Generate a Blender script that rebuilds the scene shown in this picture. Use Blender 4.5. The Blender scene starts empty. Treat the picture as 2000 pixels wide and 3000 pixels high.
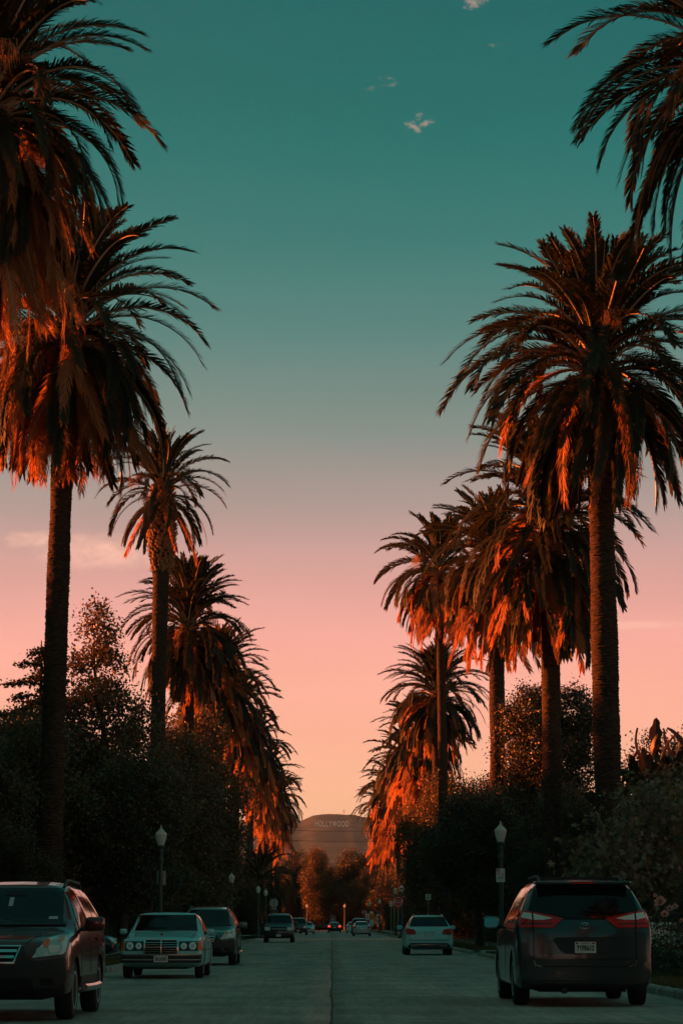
import bpy, bmesh, math, random
import numpy as np
from mathutils import Vector, Matrix, Euler
from mathutils.bvhtree import BVHTree

# ------------------------------------------------------------------ camera, sky, sun, exposure
SC = bpy.context.scene
COL = SC.collection
R = math.radians
cam_d = bpy.data.cameras.new("camera")
cam_d.sensor_fit = 'HORIZONTAL'; cam_d.sensor_width = 24.0; cam_d.lens = 85.0
cam_d.clip_start = 0.5; cam_d.clip_end = 30000.0
cam = bpy.data.objects.new("camera", cam_d); COL.objects.link(cam)
cam.location = (0.0, 0.0, 1.17)
cam.rotation_euler = (R(90 + 9.68), 0.0, R(-0.2265))
SC.camera = cam

SUN_EL, SUN_AZ = R(9.5), R(-69.0)          # low evening sun, left of the street and a little ahead
sun_dir = Vector((math.sin(SUN_AZ) * math.cos(SUN_EL), math.cos(SUN_AZ) * math.cos(SUN_EL), math.sin(SUN_EL)))

world = bpy.data.worlds.new("World"); SC.world = world
world.use_nodes = True
nt = world.node_tree; nt.nodes.clear()
def wn(t, **k):
    n = nt.nodes.new(t)
    for a, b in k.items(): setattr(n, a, b)
    return n
def wmath(op, a, b=None, c=None, clamp=False):
    n = wn('ShaderNodeMath', operation=op); n.use_clamp = clamp
    for i, v in enumerate((a, b, c)):
        if v is None: continue
        if isinstance(v, (int, float)): n.inputs[i].default_value = v
        else: nt.links.new(v, n.inputs[i])
    return n.outputs[0]
def srgb(r, g, b):
    f = lambda c: (c / 255 / 12.92) if c / 255 <= 0.04045 else ((c / 255 + 0.055) / 1.055) ** 2.4
    return (f(r), f(g), f(b), 1.0)
tc = wn('ShaderNodeTexCoord')
sep = wn('ShaderNodeSeparateXYZ'); nt.links.new(tc.outputs['Generated'], sep.inputs[0])
elev = wmath('ARCSINE', sep.outputs['Z'])                    # radians above the horizon
azim = wmath('ARCTAN2', sep.outputs['X'], sep.outputs['Y'])
deg = wmath('MULTIPLY', elev, 180 / math.pi)
ramp = wn('ShaderNodeValToRGB')
nt.links.new(wmath('DIVIDE', wmath('ADD', deg, 10.0), 60.0, clamp=True), ramp.inputs[0])
SKY = [(-10, (120, 80, 70)), (-1, (215, 145, 118)), (1.0, (255, 190, 148)), (2.8, (255, 189, 149)), (4.8, (255, 179, 153)), (6.5, (248, 171, 156)),
       (8.0, (221, 161, 152)), (9.7, (174, 150, 144)), (11.6, (126, 139, 132)), (13.9, (80, 127, 121)),
       (16.0, (46, 117, 111)), (18.5, (10, 106, 101)), (21.5, (0, 95, 93)), (35, (18, 96, 92)), (50, (44, 100, 95))]
els = ramp.color_ramp.elements
for i, (d, c) in enumerate(SKY):
    e = els[i] if i < 2 else els.new((d + 10) / 60)
    e.position = (d + 10) / 60; e.color = srgb(*c)
# thin sunset clouds: patches in the sky by direction, broken up with noise
nz = wn('ShaderNodeTexNoise'); nz.inputs['Scale'].default_value = 150.0; nz.inputs['Detail'].default_value = 7.0; nz.inputs['Roughness'].default_value = 0.62
mp = wn('ShaderNodeMapping'); mp.inputs['Scale'].default_value = (1.0, 1.0, 1.7)
nt.links.new(tc.outputs['Generated'], mp.inputs[0]); nt.links.new(mp.outputs[0], nz.inputs['Vector'])
nz2 = wn('ShaderNodeTexNoise'); nz2.inputs['Scale'].default_value = 9.0; nz2.inputs['Detail'].default_value = 5.0
mp2 = wn('ShaderNodeMapping'); mp2.inputs['Scale'].default_value = (1.0, 1.0, 5.0)
nt.links.new(tc.outputs['Generated'], mp2.inputs[0]); nt.links.new(mp2.outputs[0], nz2.inputs['Vector'])
AZD = wmath('MULTIPLY', azim, 180 / math.pi)
def patch_mask(az, el, sa, se, lo, hi, gain):
    a = wmath('POWER', wmath('DIVIDE', wmath('SUBTRACT', AZD, az), sa), 2.0)
    b = wmath('POWER', wmath('DIVIDE', wmath('SUBTRACT', deg, el), se), 2.0)
    g = wmath('SUBTRACT', 1.0, wmath('ADD', a, b), clamp=True)
    g = wmath('SQRT', g)
    v = wmath('ADD', wmath('MULTIPLY', g, 0.5), wmath('MULTIPLY', nz.outputs['Fac'], 0.9))
    m = wn('ShaderNodeMapRange'); m.inputs['From Min'].default_value = lo; m.inputs['From Max'].default_value = hi
    nt.links.new(v, m.inputs['Value'])
    return wmath('MULTIPLY', wmath('MULTIPLY', m.outputs[0], g, clamp=True), gain)
small = wmath('MAXIMUM', patch_mask(2.05, 18.85, 0.70, 0.34, 0.86, 1.10, 0.85), patch_mask(1.30, 19.7, 0.75, 0.8, 0.96, 1.18, 0.34))
small = wmath('MAXIMUM', small, patch_mask(3.55, 21.6, 0.5, 0.35, 0.88, 1.12, 0.8))
small = wmath('MAXIMUM', small, patch_mask(3.95, 20.6, 0.6, 0.3, 0.98, 1.2, 0.25))
bank = wmath('MAXIMUM', patch_mask(-5.5, 8.70, 1.9, 0.50, 0.62, 1.08, 0.85), patch_mask(-7.1, 8.95, 1.1, 0.26, 0.70, 1.08, 0.7))
bank = wmath('MAXIMUM', bank, patch_mask(6.9, 6.95, 2.2, 0.12, 0.55, 0.95, 0.55))
def mixc(fac, a, b):
    m = wn('ShaderNodeMix', data_type='RGBA'); nt.links.new(fac, m.inputs[0])
    nt.links.new(a, m.inputs[6])
    if isinstance(b, tuple): m.inputs[7].default_value = b
    else: nt.links.new(b, m.inputs[7])
    return m.outputs[2]
wisp = wmath('MULTIPLY', wmath('SUBTRACT', nz2.outputs['Fac'], 0.5), 0.16)
col = ramp.outputs['Color']
col = mixc(bank, col, srgb(255, 194, 170)); col = mixc(small, col, srgb(236, 182, 162))
hsv = wn('ShaderNodeHueSaturation'); nt.links.new(col, hsv.inputs['Color'])
nt.links.new(wmath('ADD', wisp, 1.0), hsv.inputs['Value'])
bg1 = wn('ShaderNodeBackground'); nt.links.new(hsv.outputs[0], bg1.inputs['Color']); bg1.inputs['Strength'].default_value = 0.262
sky = wn('ShaderNodeTexSky', sky_type='NISHITA'); sky.sun_disc = False
sky.sun_elevation = SUN_EL; sky.sun_rotation = SUN_AZ; sky.air_density = 1.5; sky.dust_density = 3.0; sky.ozone_density = 1.0
bg2 = wn('ShaderNodeBackground'); nt.links.new(sky.outputs[0], bg2.inputs['Color']); bg2.inputs['Strength'].default_value = 0.0016
add = wn('ShaderNodeAddShader'); nt.links.new(bg1.outputs[0], add.inputs[0]); nt.links.new(bg2.outputs[0], add.inputs[1])
wo = wn('ShaderNodeOutputWorld'); nt.links.new(add.outputs[0], wo.inputs['Surface'])

sun_l = bpy.data.lights.new("sun", 'SUN'); sun_l.energy = 5.0; sun_l.angle = R(0.5); sun_l.color = (1.0, 0.18, 0.03)
sun = bpy.data.objects.new("sun", sun_l); COL.objects.link(sun)
sun.rotation_euler = (-sun_dir).to_track_quat('-Z', 'Y').to_euler(); sun.location = (0, 0, 60)

vs = SC.view_settings
SC.display_settings.display_device = 'sRGB'
vs.view_transform = 'Standard'; vs.look = 'None'; vs.exposure = 2.0; vs.gamma = 1.0; vs.use_curve_mapping = False
cy = SC.cycles
cy.use_denoising = True; cy.max_bounces = 6; cy.diffuse_bounces = 2; cy.glossy_bounces = 3; cy.transmission_bounces = 3
cy.transparent_max_bounces = 6; cy.volume_bounces = 0; cy.use_adaptive_sampling = True; cy.adaptive_threshold = 0.01
cy.sample_clamp_indirect = 4.0

# ------------------------------------------------------------------ materials
def material(name, base, rough=0.6, metal=0.0, spec=0.5, coat=0.0, transl=0.0, transl_col=None, noise=None, bump=None, emit=None, stretch=None):
    """noise = (scale, colour2, lo, hi); bump = (scale, strength, distance)"""
    m = bpy.data.materials.new(name); m.use_nodes = True
    t = m.node_tree; b = t.nodes['Principled BSDF']; o = t.nodes['Material Output']
    def inp(k, v):
        if k in b.inputs: b.inputs[k].default_value = v
    inp('Base Color', (*base, 1)); inp('Roughness', rough); inp('Metallic', metal); inp('Specular IOR Level', spec)
    inp('Coat Weight', coat); inp('Coat Roughness', 0.04)
    if emit: inp('Emission Color', (*emit[0], 1)); inp('Emission Strength', emit[1])
    geo = None
    if noise or bump:
        geo = t.nodes.new('ShaderNodeTexCoord')
        co = geo.outputs['Object']
        if stretch:
            q = t.nodes.new('ShaderNodeMapping'); q.inputs['Scale'].default_value = stretch; t.links.new(co, q.inputs[0]); co = q.outputs[0]
    if noise:
        n = t.nodes.new('ShaderNodeTexNoise'); n.inputs['Scale'].default_value = noise[0]; n.inputs['Detail'].default_value = 6; n.inputs['Roughness'].default_value = 0.6
        t.links.new(co, n.inputs['Vector'])
        r = t.nodes.new('ShaderNodeValToRGB'); r.color_ramp.elements[0].position = noise[2]; r.color_ramp.elements[1].position = noise[3]
        r.color_ramp.elements[0].color = (*base, 1); r.color_ramp.elements[1].color = (*noise[1], 1)
        t.links.new(n.outputs['Fac'], r.inputs[0]); t.links.new(r.outputs[0], b.inputs['Base Color'])
    if bump:
        n = t.nodes.new('ShaderNodeTexNoise'); n.inputs['Scale'].default_value = bump[0]; n.inputs['Detail'].default_value = 5
        t.links.new(co, n.inputs['Vector'])
        bp = t.nodes.new('ShaderNodeBump'); bp.inputs['Strength'].default_value = bump[1]; bp.inputs['Distance'].default_value = bump[2]
        t.links.new(n.outputs['Fac'], bp.inputs['Height']); t.links.new(bp.outputs[0], b.inputs['Normal'])
    if transl:
        tr = t.nodes.new('ShaderNodeBsdfTranslucent'); tr.inputs[0].default_value = (*(transl_col or base), 1)
        mx = t.nodes.new('ShaderNodeMixShader'); mx.inputs[0].default_value = transl
        t.links.new(b.outputs[0], mx.inputs[1]); t.links.new(tr.outputs[0], mx.inputs[2]); t.links.new(mx.outputs[0], o.inputs['Surface'])
    return m

def per_object_tint(m, amount):
    """each object a little lighter or darker, by its random number"""
    t = m.node_tree; b = t.nodes['Principled BSDF']
    oi = t.nodes.new('ShaderNodeObjectInfo'); h = t.nodes.new('ShaderNodeHueSaturation')
    mr = t.nodes.new('ShaderNodeMapRange'); mr.inputs['To Min'].default_value = 1 - amount; mr.inputs['To Max'].default_value = 1 + amount
    t.links.new(oi.outputs['Random'], mr.inputs[0]); t.links.new(mr.outputs[0], h.inputs['Value'])
    if b.inputs['Base Color'].links:
        t.links.new(b.inputs['Base Color'].links[0].from_socket, h.inputs['Color'])
    else: h.inputs['Color'].default_value = b.inputs['Base Color'].default_value
    t.links.new(h.outputs[0], b.inputs['Base Color'])
    return m

def leaf_tint(m, c2, scale=1.3):
    t = m.node_tree; b = t.nodes['Principled BSDF']; g = t.nodes.new('ShaderNodeTexCoord')
    n = t.nodes.new('ShaderNodeTexNoise'); n.inputs['Scale'].default_value = scale; n.inputs['Detail'].default_value = 8; n.inputs['Roughness'].default_value = 0.8
    t.links.new(g.outputs['Object'], n.inputs['Vector'])
    r = t.nodes.new('ShaderNodeValToRGB'); r.color_ramp.elements[0].position = 0.35; r.color_ramp.elements[1].position = 0.68
    r.color_ramp.elements[0].color = b.inputs['Base Color'].default_value; r.color_ramp.elements[1].color = (*c2, 1)
    t.links.new(n.outputs['Fac'], r.inputs[0]); t.links.new(r.outputs[0], b.inputs['Base Color'])
    return m

M = {}
M['frond'] = per_object_tint(material('frond_green', (0.036, 0.036, 0.021), 0.6, spec=0.2, transl=0.22, transl_col=(0.10, 0.09, 0.02)), 0.4)
M['rachis'] = material('frond_stalk', (0.36, 0.30, 0.19), 0.45)
M['dead'] = per_object_tint(material('frond_dead', (0.33, 0.15, 0.065), 0.8, spec=0.15, transl=0.42, transl_col=(0.55, 0.24, 0.08)), 0.5)
M['drach'] = material('stalk_dead', (0.34, 0.20, 0.10), 0.7)
M['palmbark'] = material('palm_bark', (0.034, 0.027, 0.022), 0.95, spec=0.1, noise=(5.0, (0.125, 0.085, 0.06), 0.38, 0.7), bump=(26.0, 0.9, 0.05), stretch=(1.2, 1.2, 5.0))
M['stub'] = material('leaf_base_stub', (0.25, 0.14, 0.07), 0.9, spec=0.2, noise=(7.0, (0.42, 0.25, 0.13), 0.4, 0.65))
M['fruit'] = material('fruit_stalk_fibre', (0.26, 0.14, 0.06), 0.8, spec=0.2, transl=0.25)
M['bark'] = material('bark', (0.06, 0.045, 0.035), 0.95, spec=0.1, noise=(6.0, (0.14, 0.11, 0.085), 0.4, 0.7), bump=(30.0, 0.7, 0.03))
M['leaf'] = leaf_tint(material('leaf_broad', (0.045, 0.043, 0.019), 0.5, spec=0.4, transl=0.25, transl_col=(0.15, 0.09, 0.03)), (0.17, 0.135, 0.065), 6.0)
M['leaf_dark'] = leaf_tint(material('leaf_dark', (0.030, 0.033, 0.017), 0.5, spec=0.4, transl=0.10, transl_col=(0.07, 0.05, 0.018)), (0.095, 0.085, 0.045), 6.0)
M['leaf_syc'] = leaf_tint(material('leaf_lobed', (0.085, 0.080, 0.052), 0.55, spec=0.35, transl=0.25, transl_col=(0.22, 0.14, 0.05)), (0.29, 0.235, 0.15), 5.0)
M['needle'] = material('needles', (0.035, 0.040, 0.022), 0.7, spec=0.2, transl=0.15)
M['paddle'] = material('paddle_leaf', (0.022, 0.027, 0.014), 0.5, spec=0.3, transl=0.04, transl_col=(0.30, 0.14, 0.02))
M['concrete'] = material('concrete', (0.36, 0.34, 0.30), 0.9, spec=0.25, noise=(3.0, (0.25, 0.235, 0.21), 0.35, 0.7), bump=(40.0, 0.4, 0.01))
M['kerb'] = material('kerb_concrete', (0.40, 0.37, 0.33), 0.9, spec=0.25, noise=(1.6, (0.16, 0.145, 0.125), 0.42, 0.66), bump=(25.0, 0.6, 0.02))
M['tar'] = material('tar', (0.022, 0.020, 0.018), 0.7)
M['soil'] = material('lawn_soil', (0.085, 0.062, 0.033), 1.0, spec=0.1, noise=(0.9, (0.14, 0.10, 0.05), 0.35, 0.7), bump=(12.0, 0.8, 0.05))
M['grass'] = leaf_tint(material('grass_blade', (0.10, 0.075, 0.03), 0.7, spec=0.2, transl=0.2), (0.2, 0.14, 0.06), 2.0)
M['post'] = material('post_green_paint', (0.028, 0.06, 0.055), 0.5, spec=0.4, noise=(14.0, (0.04, 0.075, 0.068), 0.4, 0.7))
M['globe'] = material('frosted_glass', (0.75, 0.76, 0.70), 0.35, spec=0.5, transl=0.35, transl_col=(0.8, 0.8, 0.75))
M['whitepaint'] = material('white_paint', (0.76, 0.74, 0.70), 0.6, noise=(20.0, (0.62, 0.60, 0.56), 0.4, 0.75))
M['redpaint'] = material('red_paint', (0.42, 0.02, 0.015), 0.5)
M['signback'] = material('sign_back_aluminium', (0.34, 0.36, 0.34), 0.55, metal=0.3)
M['galv'] = material('galvanised_steel', (0.28, 0.29, 0.28), 0.55, metal=0.5)
M['ink'] = material('black_ink', (0.02, 0.02, 0.02), 0.6)
M['greyink'] = material('grey_ink', (0.22, 0.23, 0.20), 0.6)
M['orangepaint'] = material('orange_sheeting', (0.80, 0.20, 0.03), 0.5)
M['wood'] = material('weathered_wood', (0.13, 0.085, 0.055), 0.9, spec=0.2, noise=(8.0, (0.2, 0.14, 0.09), 0.4, 0.7))
M['cable'] = material('cable_rubber', (0.03, 0.028, 0.028), 0.7)
M['stucco'] = material('stucco', (0.42, 0.36, 0.29), 0.95, spec=0.2, bump=(30.0, 0.4, 0.02))
M['rooftile'] = material('roof_tile', (0.20, 0.085, 0.05), 0.9, noise=(3.0, (0.28, 0.13, 0.08), 0.4, 0.7))
M['window'] = material('window_glass', (0.02, 0.025, 0.025), 0.06, spec=0.8)
M['petal'] = material('rose_petal', (0.82, 0.42, 0.34), 0.6, transl=0.3)
M['bluepl'] = material('blue_plastic', (0.04, 0.16, 0.24), 0.45)
M['greypl'] = material('grey_plastic', (0.55, 0.55, 0.52), 0.5)

# ------------------------------------------------------------------ helpers
def link(o, parent=None):
    COL.objects.link(o)
    if parent is not None: o.parent = parent
    return o
def tag(o, label=None, cat=None, group=None, kind=None):
    if label: o['label'] = label
    if cat: o['category'] = cat
    if group: o['group'] = group
    if kind: o['kind'] = kind
    return o
def thing(name, label, cat, loc=(0, 0, 0), rz=0.0, group=None):
    o = bpy.data.objects.new(name, None); o.location = loc; o.rotation_euler = (0, 0, rz)
    o.empty_display_size = 0.3
    return tag(link(o), label, cat, group)
def obj(name, mesh, parent=None, loc=None, rot=None, scale=None, kind=None):
    o = bpy.data.objects.new(name, mesh); link(o, parent)
    if loc is not None: o.location = loc
    if rot is not None: o.rotation_euler = rot
    if scale is not None: o.scale = (scale,) * 3 if isinstance(scale, (int, float)) else scale
    if kind: o['kind'] = kind
    return o
def np_mesh(name, V, F, mats, smooth=False, midx=None):
    """V (n,3); F (m,k) with a fixed k, or a list of tuples"""
    me = bpy.data.meshes.new(name)
    if isinstance(F, np.ndarray):
        V = np.asarray(V, dtype=np.float32); m, k = F.shape
        me.vertices.add(len(V)); me.vertices.foreach_set('co', V.ravel())
        me.loops.add(m * k); me.loops.foreach_set('vertex_index', F.astype(np.int32).ravel())
        me.polygons.add(m); me.polygons.foreach_set('loop_start', np.arange(0, m * k, k, dtype=np.int32))
        me.update(calc_edges=True)
    else:
        me.from_pydata([tuple(v) for v in V], [], F)
    for mt in (mats if isinstance(mats, (list, tuple)) else [mats]): me.materials.append(mt)
    if midx is not None: me.polygons.foreach_set('material_index', np.asarray(midx, dtype=np.int32))
    if smooth:
        me.polygons.foreach_set('use_smooth', np.ones(len(me.polygons), dtype=bool))
        if smooth is not True: me.set_sharp_from_angle(angle=R(smooth))
    me.validate(verbose=False); me.update()
    return me

class MB:
    """collects simple shapes into one mesh"""
    def __init__(s): s.v = []; s.f = []; s.mi = []
    def add(s, vs, fs, mi=0):
        n = len(s.v); s.v += [tuple(v) for v in vs]; s.f += [tuple(i + n for i in f) for f in fs]; s.mi += [mi] * len(fs); return s
    def box(s, lo, hi, mi=0, bev=0.0):
        x0, y0, z0 = lo; x1, y1, z1 = hi
        if bev:
            b = min(bev, (x1 - x0) * .45, (y1 - y0) * .45, (z1 - z0) * .45)
            bm = bmesh.new(); bmesh.ops.create_cube(bm, size=1.0)
            for v in bm.verts: v.co = Vector(((x0 + x1) / 2 + v.co.x * (x1 - x0), (y0 + y1) / 2 + v.co.y * (y1 - y0), (z0 + z1) / 2 + v.co.z * (z1 - z0)))
            bmesh.ops.bevel(bm, geom=bm.edges[:], offset=b, segments=2, affect='EDGES', profile=0.5)
            bm.verts.index_update()
            s.add([v.co[:] for v in bm.verts], [[v.index for v in f.verts] for f in bm.faces], mi); bm.free(); return s
        vs = [(x0, y0, z0), (x1, y0, z0), (x1, y1, z0), (x0, y1, z0), (x0, y0, z1), (x1, y0, z1), (x1, y1, z1), (x0, y1, z1)]
        return s.add(vs, [(0, 3, 2, 1), (4, 5, 6, 7), (0, 1, 5, 4), (1, 2, 6, 5), (2, 3, 7, 6), (3, 0, 4, 7)], mi)
    def tube(s, pts, rad, n=8, mi=0, cap=True):
        pts = [Vector(p) for p in pts]; rad = rad if isinstance(rad, (list, tuple)) else [rad] * len(pts)
        vs = []; up = Vector((0, 0, 1))
        for i, p in enumerate(pts):
            t = (pts[min(i + 1, len(pts) - 1)] - pts[max(i - 1, 0)]).normalized()
            a = t.cross(up if abs(t.z) < 0.95 else Vector((0, 1, 0))).normalized(); b = t.cross(a)
            for k in range(n):
                an = 2 * math.pi * k / n; vs.append(p + (a * math.cos(an) + b * math.sin(an)) * rad[i])
        fs = [(i * n + k, i * n + (k + 1) % n, (i + 1) * n + (k + 1) % n, (i + 1) * n + k) for i in range(len(pts) - 1) for k in range(n)]
        if cap: fs += [tuple(range(n)), tuple(range((len(pts) - 1) * n, len(pts) * n))]
        return s.add(vs, fs, mi)
    def lathe(s, prof, n=16, mi=0, c=(0, 0, 0), axis='z'):
        vs = []
        for r, z in prof:
            for k in range(n):
                a = 2 * math.pi * k / n; p = (r * math.cos(a), r * math.sin(a), z)
                if axis == 'x': p = (p[2], p[0], p[1])
                if axis == 'y': p = (p[0], p[2], p[1])
                vs.append((p[0] + c[0], p[1] + c[1], p[2] + c[2]))
        fs = [(i * n + k, i * n + (k + 1) % n, (i + 1) * n + (k + 1) % n, (i + 1) * n + k) for i in range(len(prof) - 1) for k in range(n)]
        fs += [tuple(reversed(range(n))), tuple(range((len(prof) - 1) * n, len(prof) * n))]
        return s.add(vs, fs, mi)
    def ball(s, c, r, n=12, m=8, mi=0):
        r = r if isinstance(r, tuple) else (r, r, r); vs = []; 
        for i in range(m + 1):
            th = math.pi * i / m
            for k in range(n):
                a = 2 * math.pi * k / n
                vs.append((c[0] + r[0] * math.sin(th) * math.cos(a), c[1] + r[1] * math.sin(th) * math.sin(a), c[2] + r[2] * math.cos(th)))
        return s.add(vs, [(i * n + k, i * n + (k + 1) % n, (i + 1) * n + (k + 1) % n, (i + 1) * n + k) for i in range(m) for k in range(n)], mi)
    def prism(s, poly, y0, y1, mi=0):
        """polygon in x,z pushed from y0 to y1"""
        n = len(poly)
        vs = [(x, y0, z) for x, z in poly] + [(x, y1, z) for x, z in poly]
        return s.add(vs, [tuple(range(n)), tuple(reversed(range(n, 2 * n)))] + [(i, i + n, (i + 1) % n + n, (i + 1) % n) for i in range(n)], mi)
    def mesh(s, name, mats, smooth=False):
        me = np_mesh(name, s.v, s.f, mats, smooth, s.mi)
        bm = bmesh.new(); bm.from_mesh(me); bmesh.ops.recalc_face_normals(bm, faces=bm.faces[:]); bm.to_mesh(me); bm.free()
        return me
    def build(s, name, mats, parent=None, smooth=False, **k): return obj(name, s.mesh(name, mats, smooth), parent, **k)

def text_mesh(name, txt, size, depth, mat, sx=1.0, font_shear=0.0, bold=0.0):
    """lettering as a mesh in the x,z plane, facing -y, centred on the origin"""
    c = bpy.data.curves.new(name, 'FONT'); c.body = txt; c.size = size; c.extrude = depth / 2; c.align_x = 'CENTER'; c.align_y = 'CENTER'; c.shear = font_shear; c.offset = bold
    c.resolution_u = 3
    o = bpy.data.objects.new(name, c); COL.objects.link(o)
    dg = bpy.context.evaluated_depsgraph_get()
    me = bpy.data.meshes.new_from_object(o.evaluated_get(dg))
    bpy.data.objects.remove(o); bpy.data.curves.remove(c)
    me.transform(Matrix.Rotation(R(90), 4, 'X') @ Matrix.Diagonal((sx, 1, 1, 1)))
    me.name = name; me.materials.clear(); me.materials.append(mat)
    return me
# ------------------------------------------------------------------ ground, road, kerbs
rng = np.random.default_rng(7)
RND = random.Random(11)
def sheet(name, x0, x1, y0, y1, z, mat, nx=1, ny=1, jitter=0.0, label=None, parent=None):
    xs = np.linspace(x0, x1, nx + 1); ys = np.linspace(y0, y1, ny + 1)
    X, Y = np.meshgrid(xs, ys); Z = np.full_like(X, z) + (rng.random(X.shape) - .5) * jitter
    V = np.stack([X.ravel(), Y.ravel(), Z.ravel()], 1)
    i = np.arange(ny)[:, None] * (nx + 1) + np.arange(nx)[None, :]
    F = np.stack([i, i + 1, i + nx + 2, i + nx + 1], -1).reshape(-1, 4)
    o = obj(name, np_mesh(name, V, F, mat), parent, kind=None if parent else 'structure')
    if label: o['label'] = label
    return o

gm = material('far_ground', (0.07, 0.055, 0.035), 1.0, spec=0.1, noise=(0.02, (0.11, 0.085, 0.055), 0.4, 0.7))
sheet('ground', -5800, 5800, -280, 9600, -0.12, gm, label='dry brown ground reaching out to the hills')

# the road: two concrete lanes with a tar seam between them
rm = bpy.data.materials.new('road_concrete'); rm.use_nodes = True
t = rm.node_tree; b = t.nodes['Principled BSDF']; b.inputs['Roughness'].default_value = 0.85; b.inputs['Specular IOR Level'].default_value = 0.35
g = t.nodes.new('ShaderNodeTexCoord')
def rnoise(scale, vec, det=6, rough=0.6):
    n = t.nodes.new('ShaderNodeTexNoise'); n.inputs['Scale'].default_value = scale; n.inputs['Detail'].default_value = det; n.inputs['Roughness'].default_value = rough
    t.links.new(vec, n.inputs['Vector']); return n.outputs['Fac']
mpg = t.nodes.new('ShaderNodeMapping'); mpg.inputs['Scale'].default_value = (1, 0.22, 1); t.links.new(g.outputs['Object'], mpg.inputs[0])
mpx = t.nodes.new('ShaderNodeMapping'); mpx.inputs['Scale'].default_value = (0.16, 0.9, 1); t.links.new(g.outputs['Object'], mpx.inputs[0])
def rramp(fac, p0, c0, p1, c1):
    r = t.nodes.new('ShaderNodeValToRGB'); r.color_ramp.elements[0].position = p0; r.color_ramp.elements[1].position = p1
    r.color_ramp.elements[0].color = (*c0, 1); r.color_ramp.elements[1].color = (*c1, 1); t.links.new(fac, r.inputs[0]); return r.outputs[0]
def rmul(a, bb, fac=1.0):
    m = t.nodes.new('ShaderNodeMix'); m.data_type = 'RGBA'; m.blend_type = 'MULTIPLY'; m.inputs[0].default_value = fac
    t.links.new(a, m.inputs[6]); t.links.new(bb, m.inputs[7]); return m.outputs[2]
mpl = t.nodes.new('ShaderNodeMapping'); mpl.inputs['Scale'].default_value = (1, 0.05, 1); mpl.inputs['Location'].default_value = (3.7, 0.6, 0); t.links.new(g.outputs['Object'], mpl.inputs[0])
c1 = rramp(rnoise(0.9, mpg.outputs[0], 8, 0.7), 0.30, (0.40, 0.29, 0.24), 0.70, (0.70, 0.505, 0.42))
c2 = rramp(rnoise(0.55, mpx.outputs[0], 8, 0.7), 0.36, (0.72, 0.72, 0.72), 0.60, (1, 1, 1))
c3 = rramp(rnoise(55, g.outputs['Object'], 3), 0.3, (0.8, 0.8, 0.8), 0.7, (1.2, 1.2, 1.2))
c4 = rramp(rnoise(2.6, mpx.outputs[0], 10, 0.75), 0.33, (0.35, 0.34, 0.33), 0.42, (1, 1, 1))
c5 = rramp(rnoise(0.9, mpl.outputs[0], 6, 0.6), 0.36, (0.78, 0.79, 0.80), 0.62, (1, 1, 1))
c6 = rramp(rnoise(9.0, mpl.outputs[0], 4, 0.8), 0.32, (0.72, 0.72, 0.72), 0.64, (1.15, 1.15, 1.15))
t.links.new(rmul(rmul(rmul(rmul(rmul(c1, c2, 1.0), c3), c4, 0.9), c5), c6, 0.9), b.inputs['Base Color'])
bp = t.nodes.new('ShaderNodeBump'); bp.inputs['Strength'].default_value = 0.5; bp.inputs['Distance'].default_value = 0.01
t.links.new(rnoise(70, g.outputs['Object'], 4), bp.inputs['Height']); t.links.new(bp.outputs[0], b.inputs['Normal'])

road = thing('road', 'pale worn concrete road running straight away down the middle', None, (0, 0, 0)); road['kind'] = 'structure'
sheet('seam_filler', -0.4, 0.4, -170, 432, -0.012, M['tar'], parent=road)
ys = np.arange(-170, 432.01, 0.35)
w1 = np.cumsum(rng.normal(0, 0.003, len(ys))); w1 -= np.convolve(w1, np.ones(60) / 60, 'same'); jag = w1 * 1.2 + rng.normal(0, 0.003, len(ys))
def lane(sign):
    inner = jag + sign * (0.014 + 0.012 * rng.random(len(ys))); outer = np.full_like(ys, sign * 5.45); mid = np.full_like(ys, sign * 0.5)
    V = np.concatenate([np.stack([c, ys, np.zeros_like(ys)], 1) for c in (inner, mid, outer)] + [np.stack([inner, ys, np.full_like(ys, -0.011)], 1)])
    n = len(ys); i = np.arange(n - 1)
    F = np.concatenate([np.stack([i + a * n, i + bb * n, i + 1 + bb * n, i + 1 + a * n], 1) for a, bb in ((0, 1), (1, 2), (3, 0))])
    if sign < 0: F = F[:, ::-1]
    obj('lane', np_mesh('lane', V, F, rm), road)
lane(-1); lane(1)
# thin tar-filled cracks lying across the lanes
def crack(x0, x1, y, w):
    n = 14; xs = np.linspace(x0, x1, n); yc = y + np.cumsum(rng.normal(0, 0.035, n)); ww = w * np.sin(np.linspace(0.15, math.pi - 0.15, n)) * (0.6 + 0.8 * rng.random(n))
    V = np.concatenate([np.stack([xs, yc - ww / 2, np.full(n, 0.004)], 1), np.stack([xs, yc + ww / 2, np.full(n, 0.004)], 1)])
    i = np.arange(n - 1); obj('tar_crack', np_mesh('tar_crack', V, np.stack([i, i + 1, i + n + 1, i + n], 1), M['tar']), road)
for a in [(0.9, 1.75, 29.5, .10), (2.3, 4.4, 29.3, .16), (-1.0, -0.28, 36.5, .10), (-0.9, 0.0, 49, .14), (2.9, 3.6, 38.5, .12), (-4.6, 0.0, 70, .12), (-2.4, -0.6, 118, .22), (0.1, 0.55, 34.2, .06), (-3.1, -2.4, 33.5, .10), (.2, 3.2, 44, .10), (.1, 5.0, 58, .16), (-5.0, -2.2, 96, .2), (1.5, 4.9, 128, .3), (-1.9, -.7, 27.6, .07), (0.5, 1.2, 27.5, .07), (-5.2, -.2, 160, .35), (.3, 2.2, 84, .16)]: crack(*a)
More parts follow.
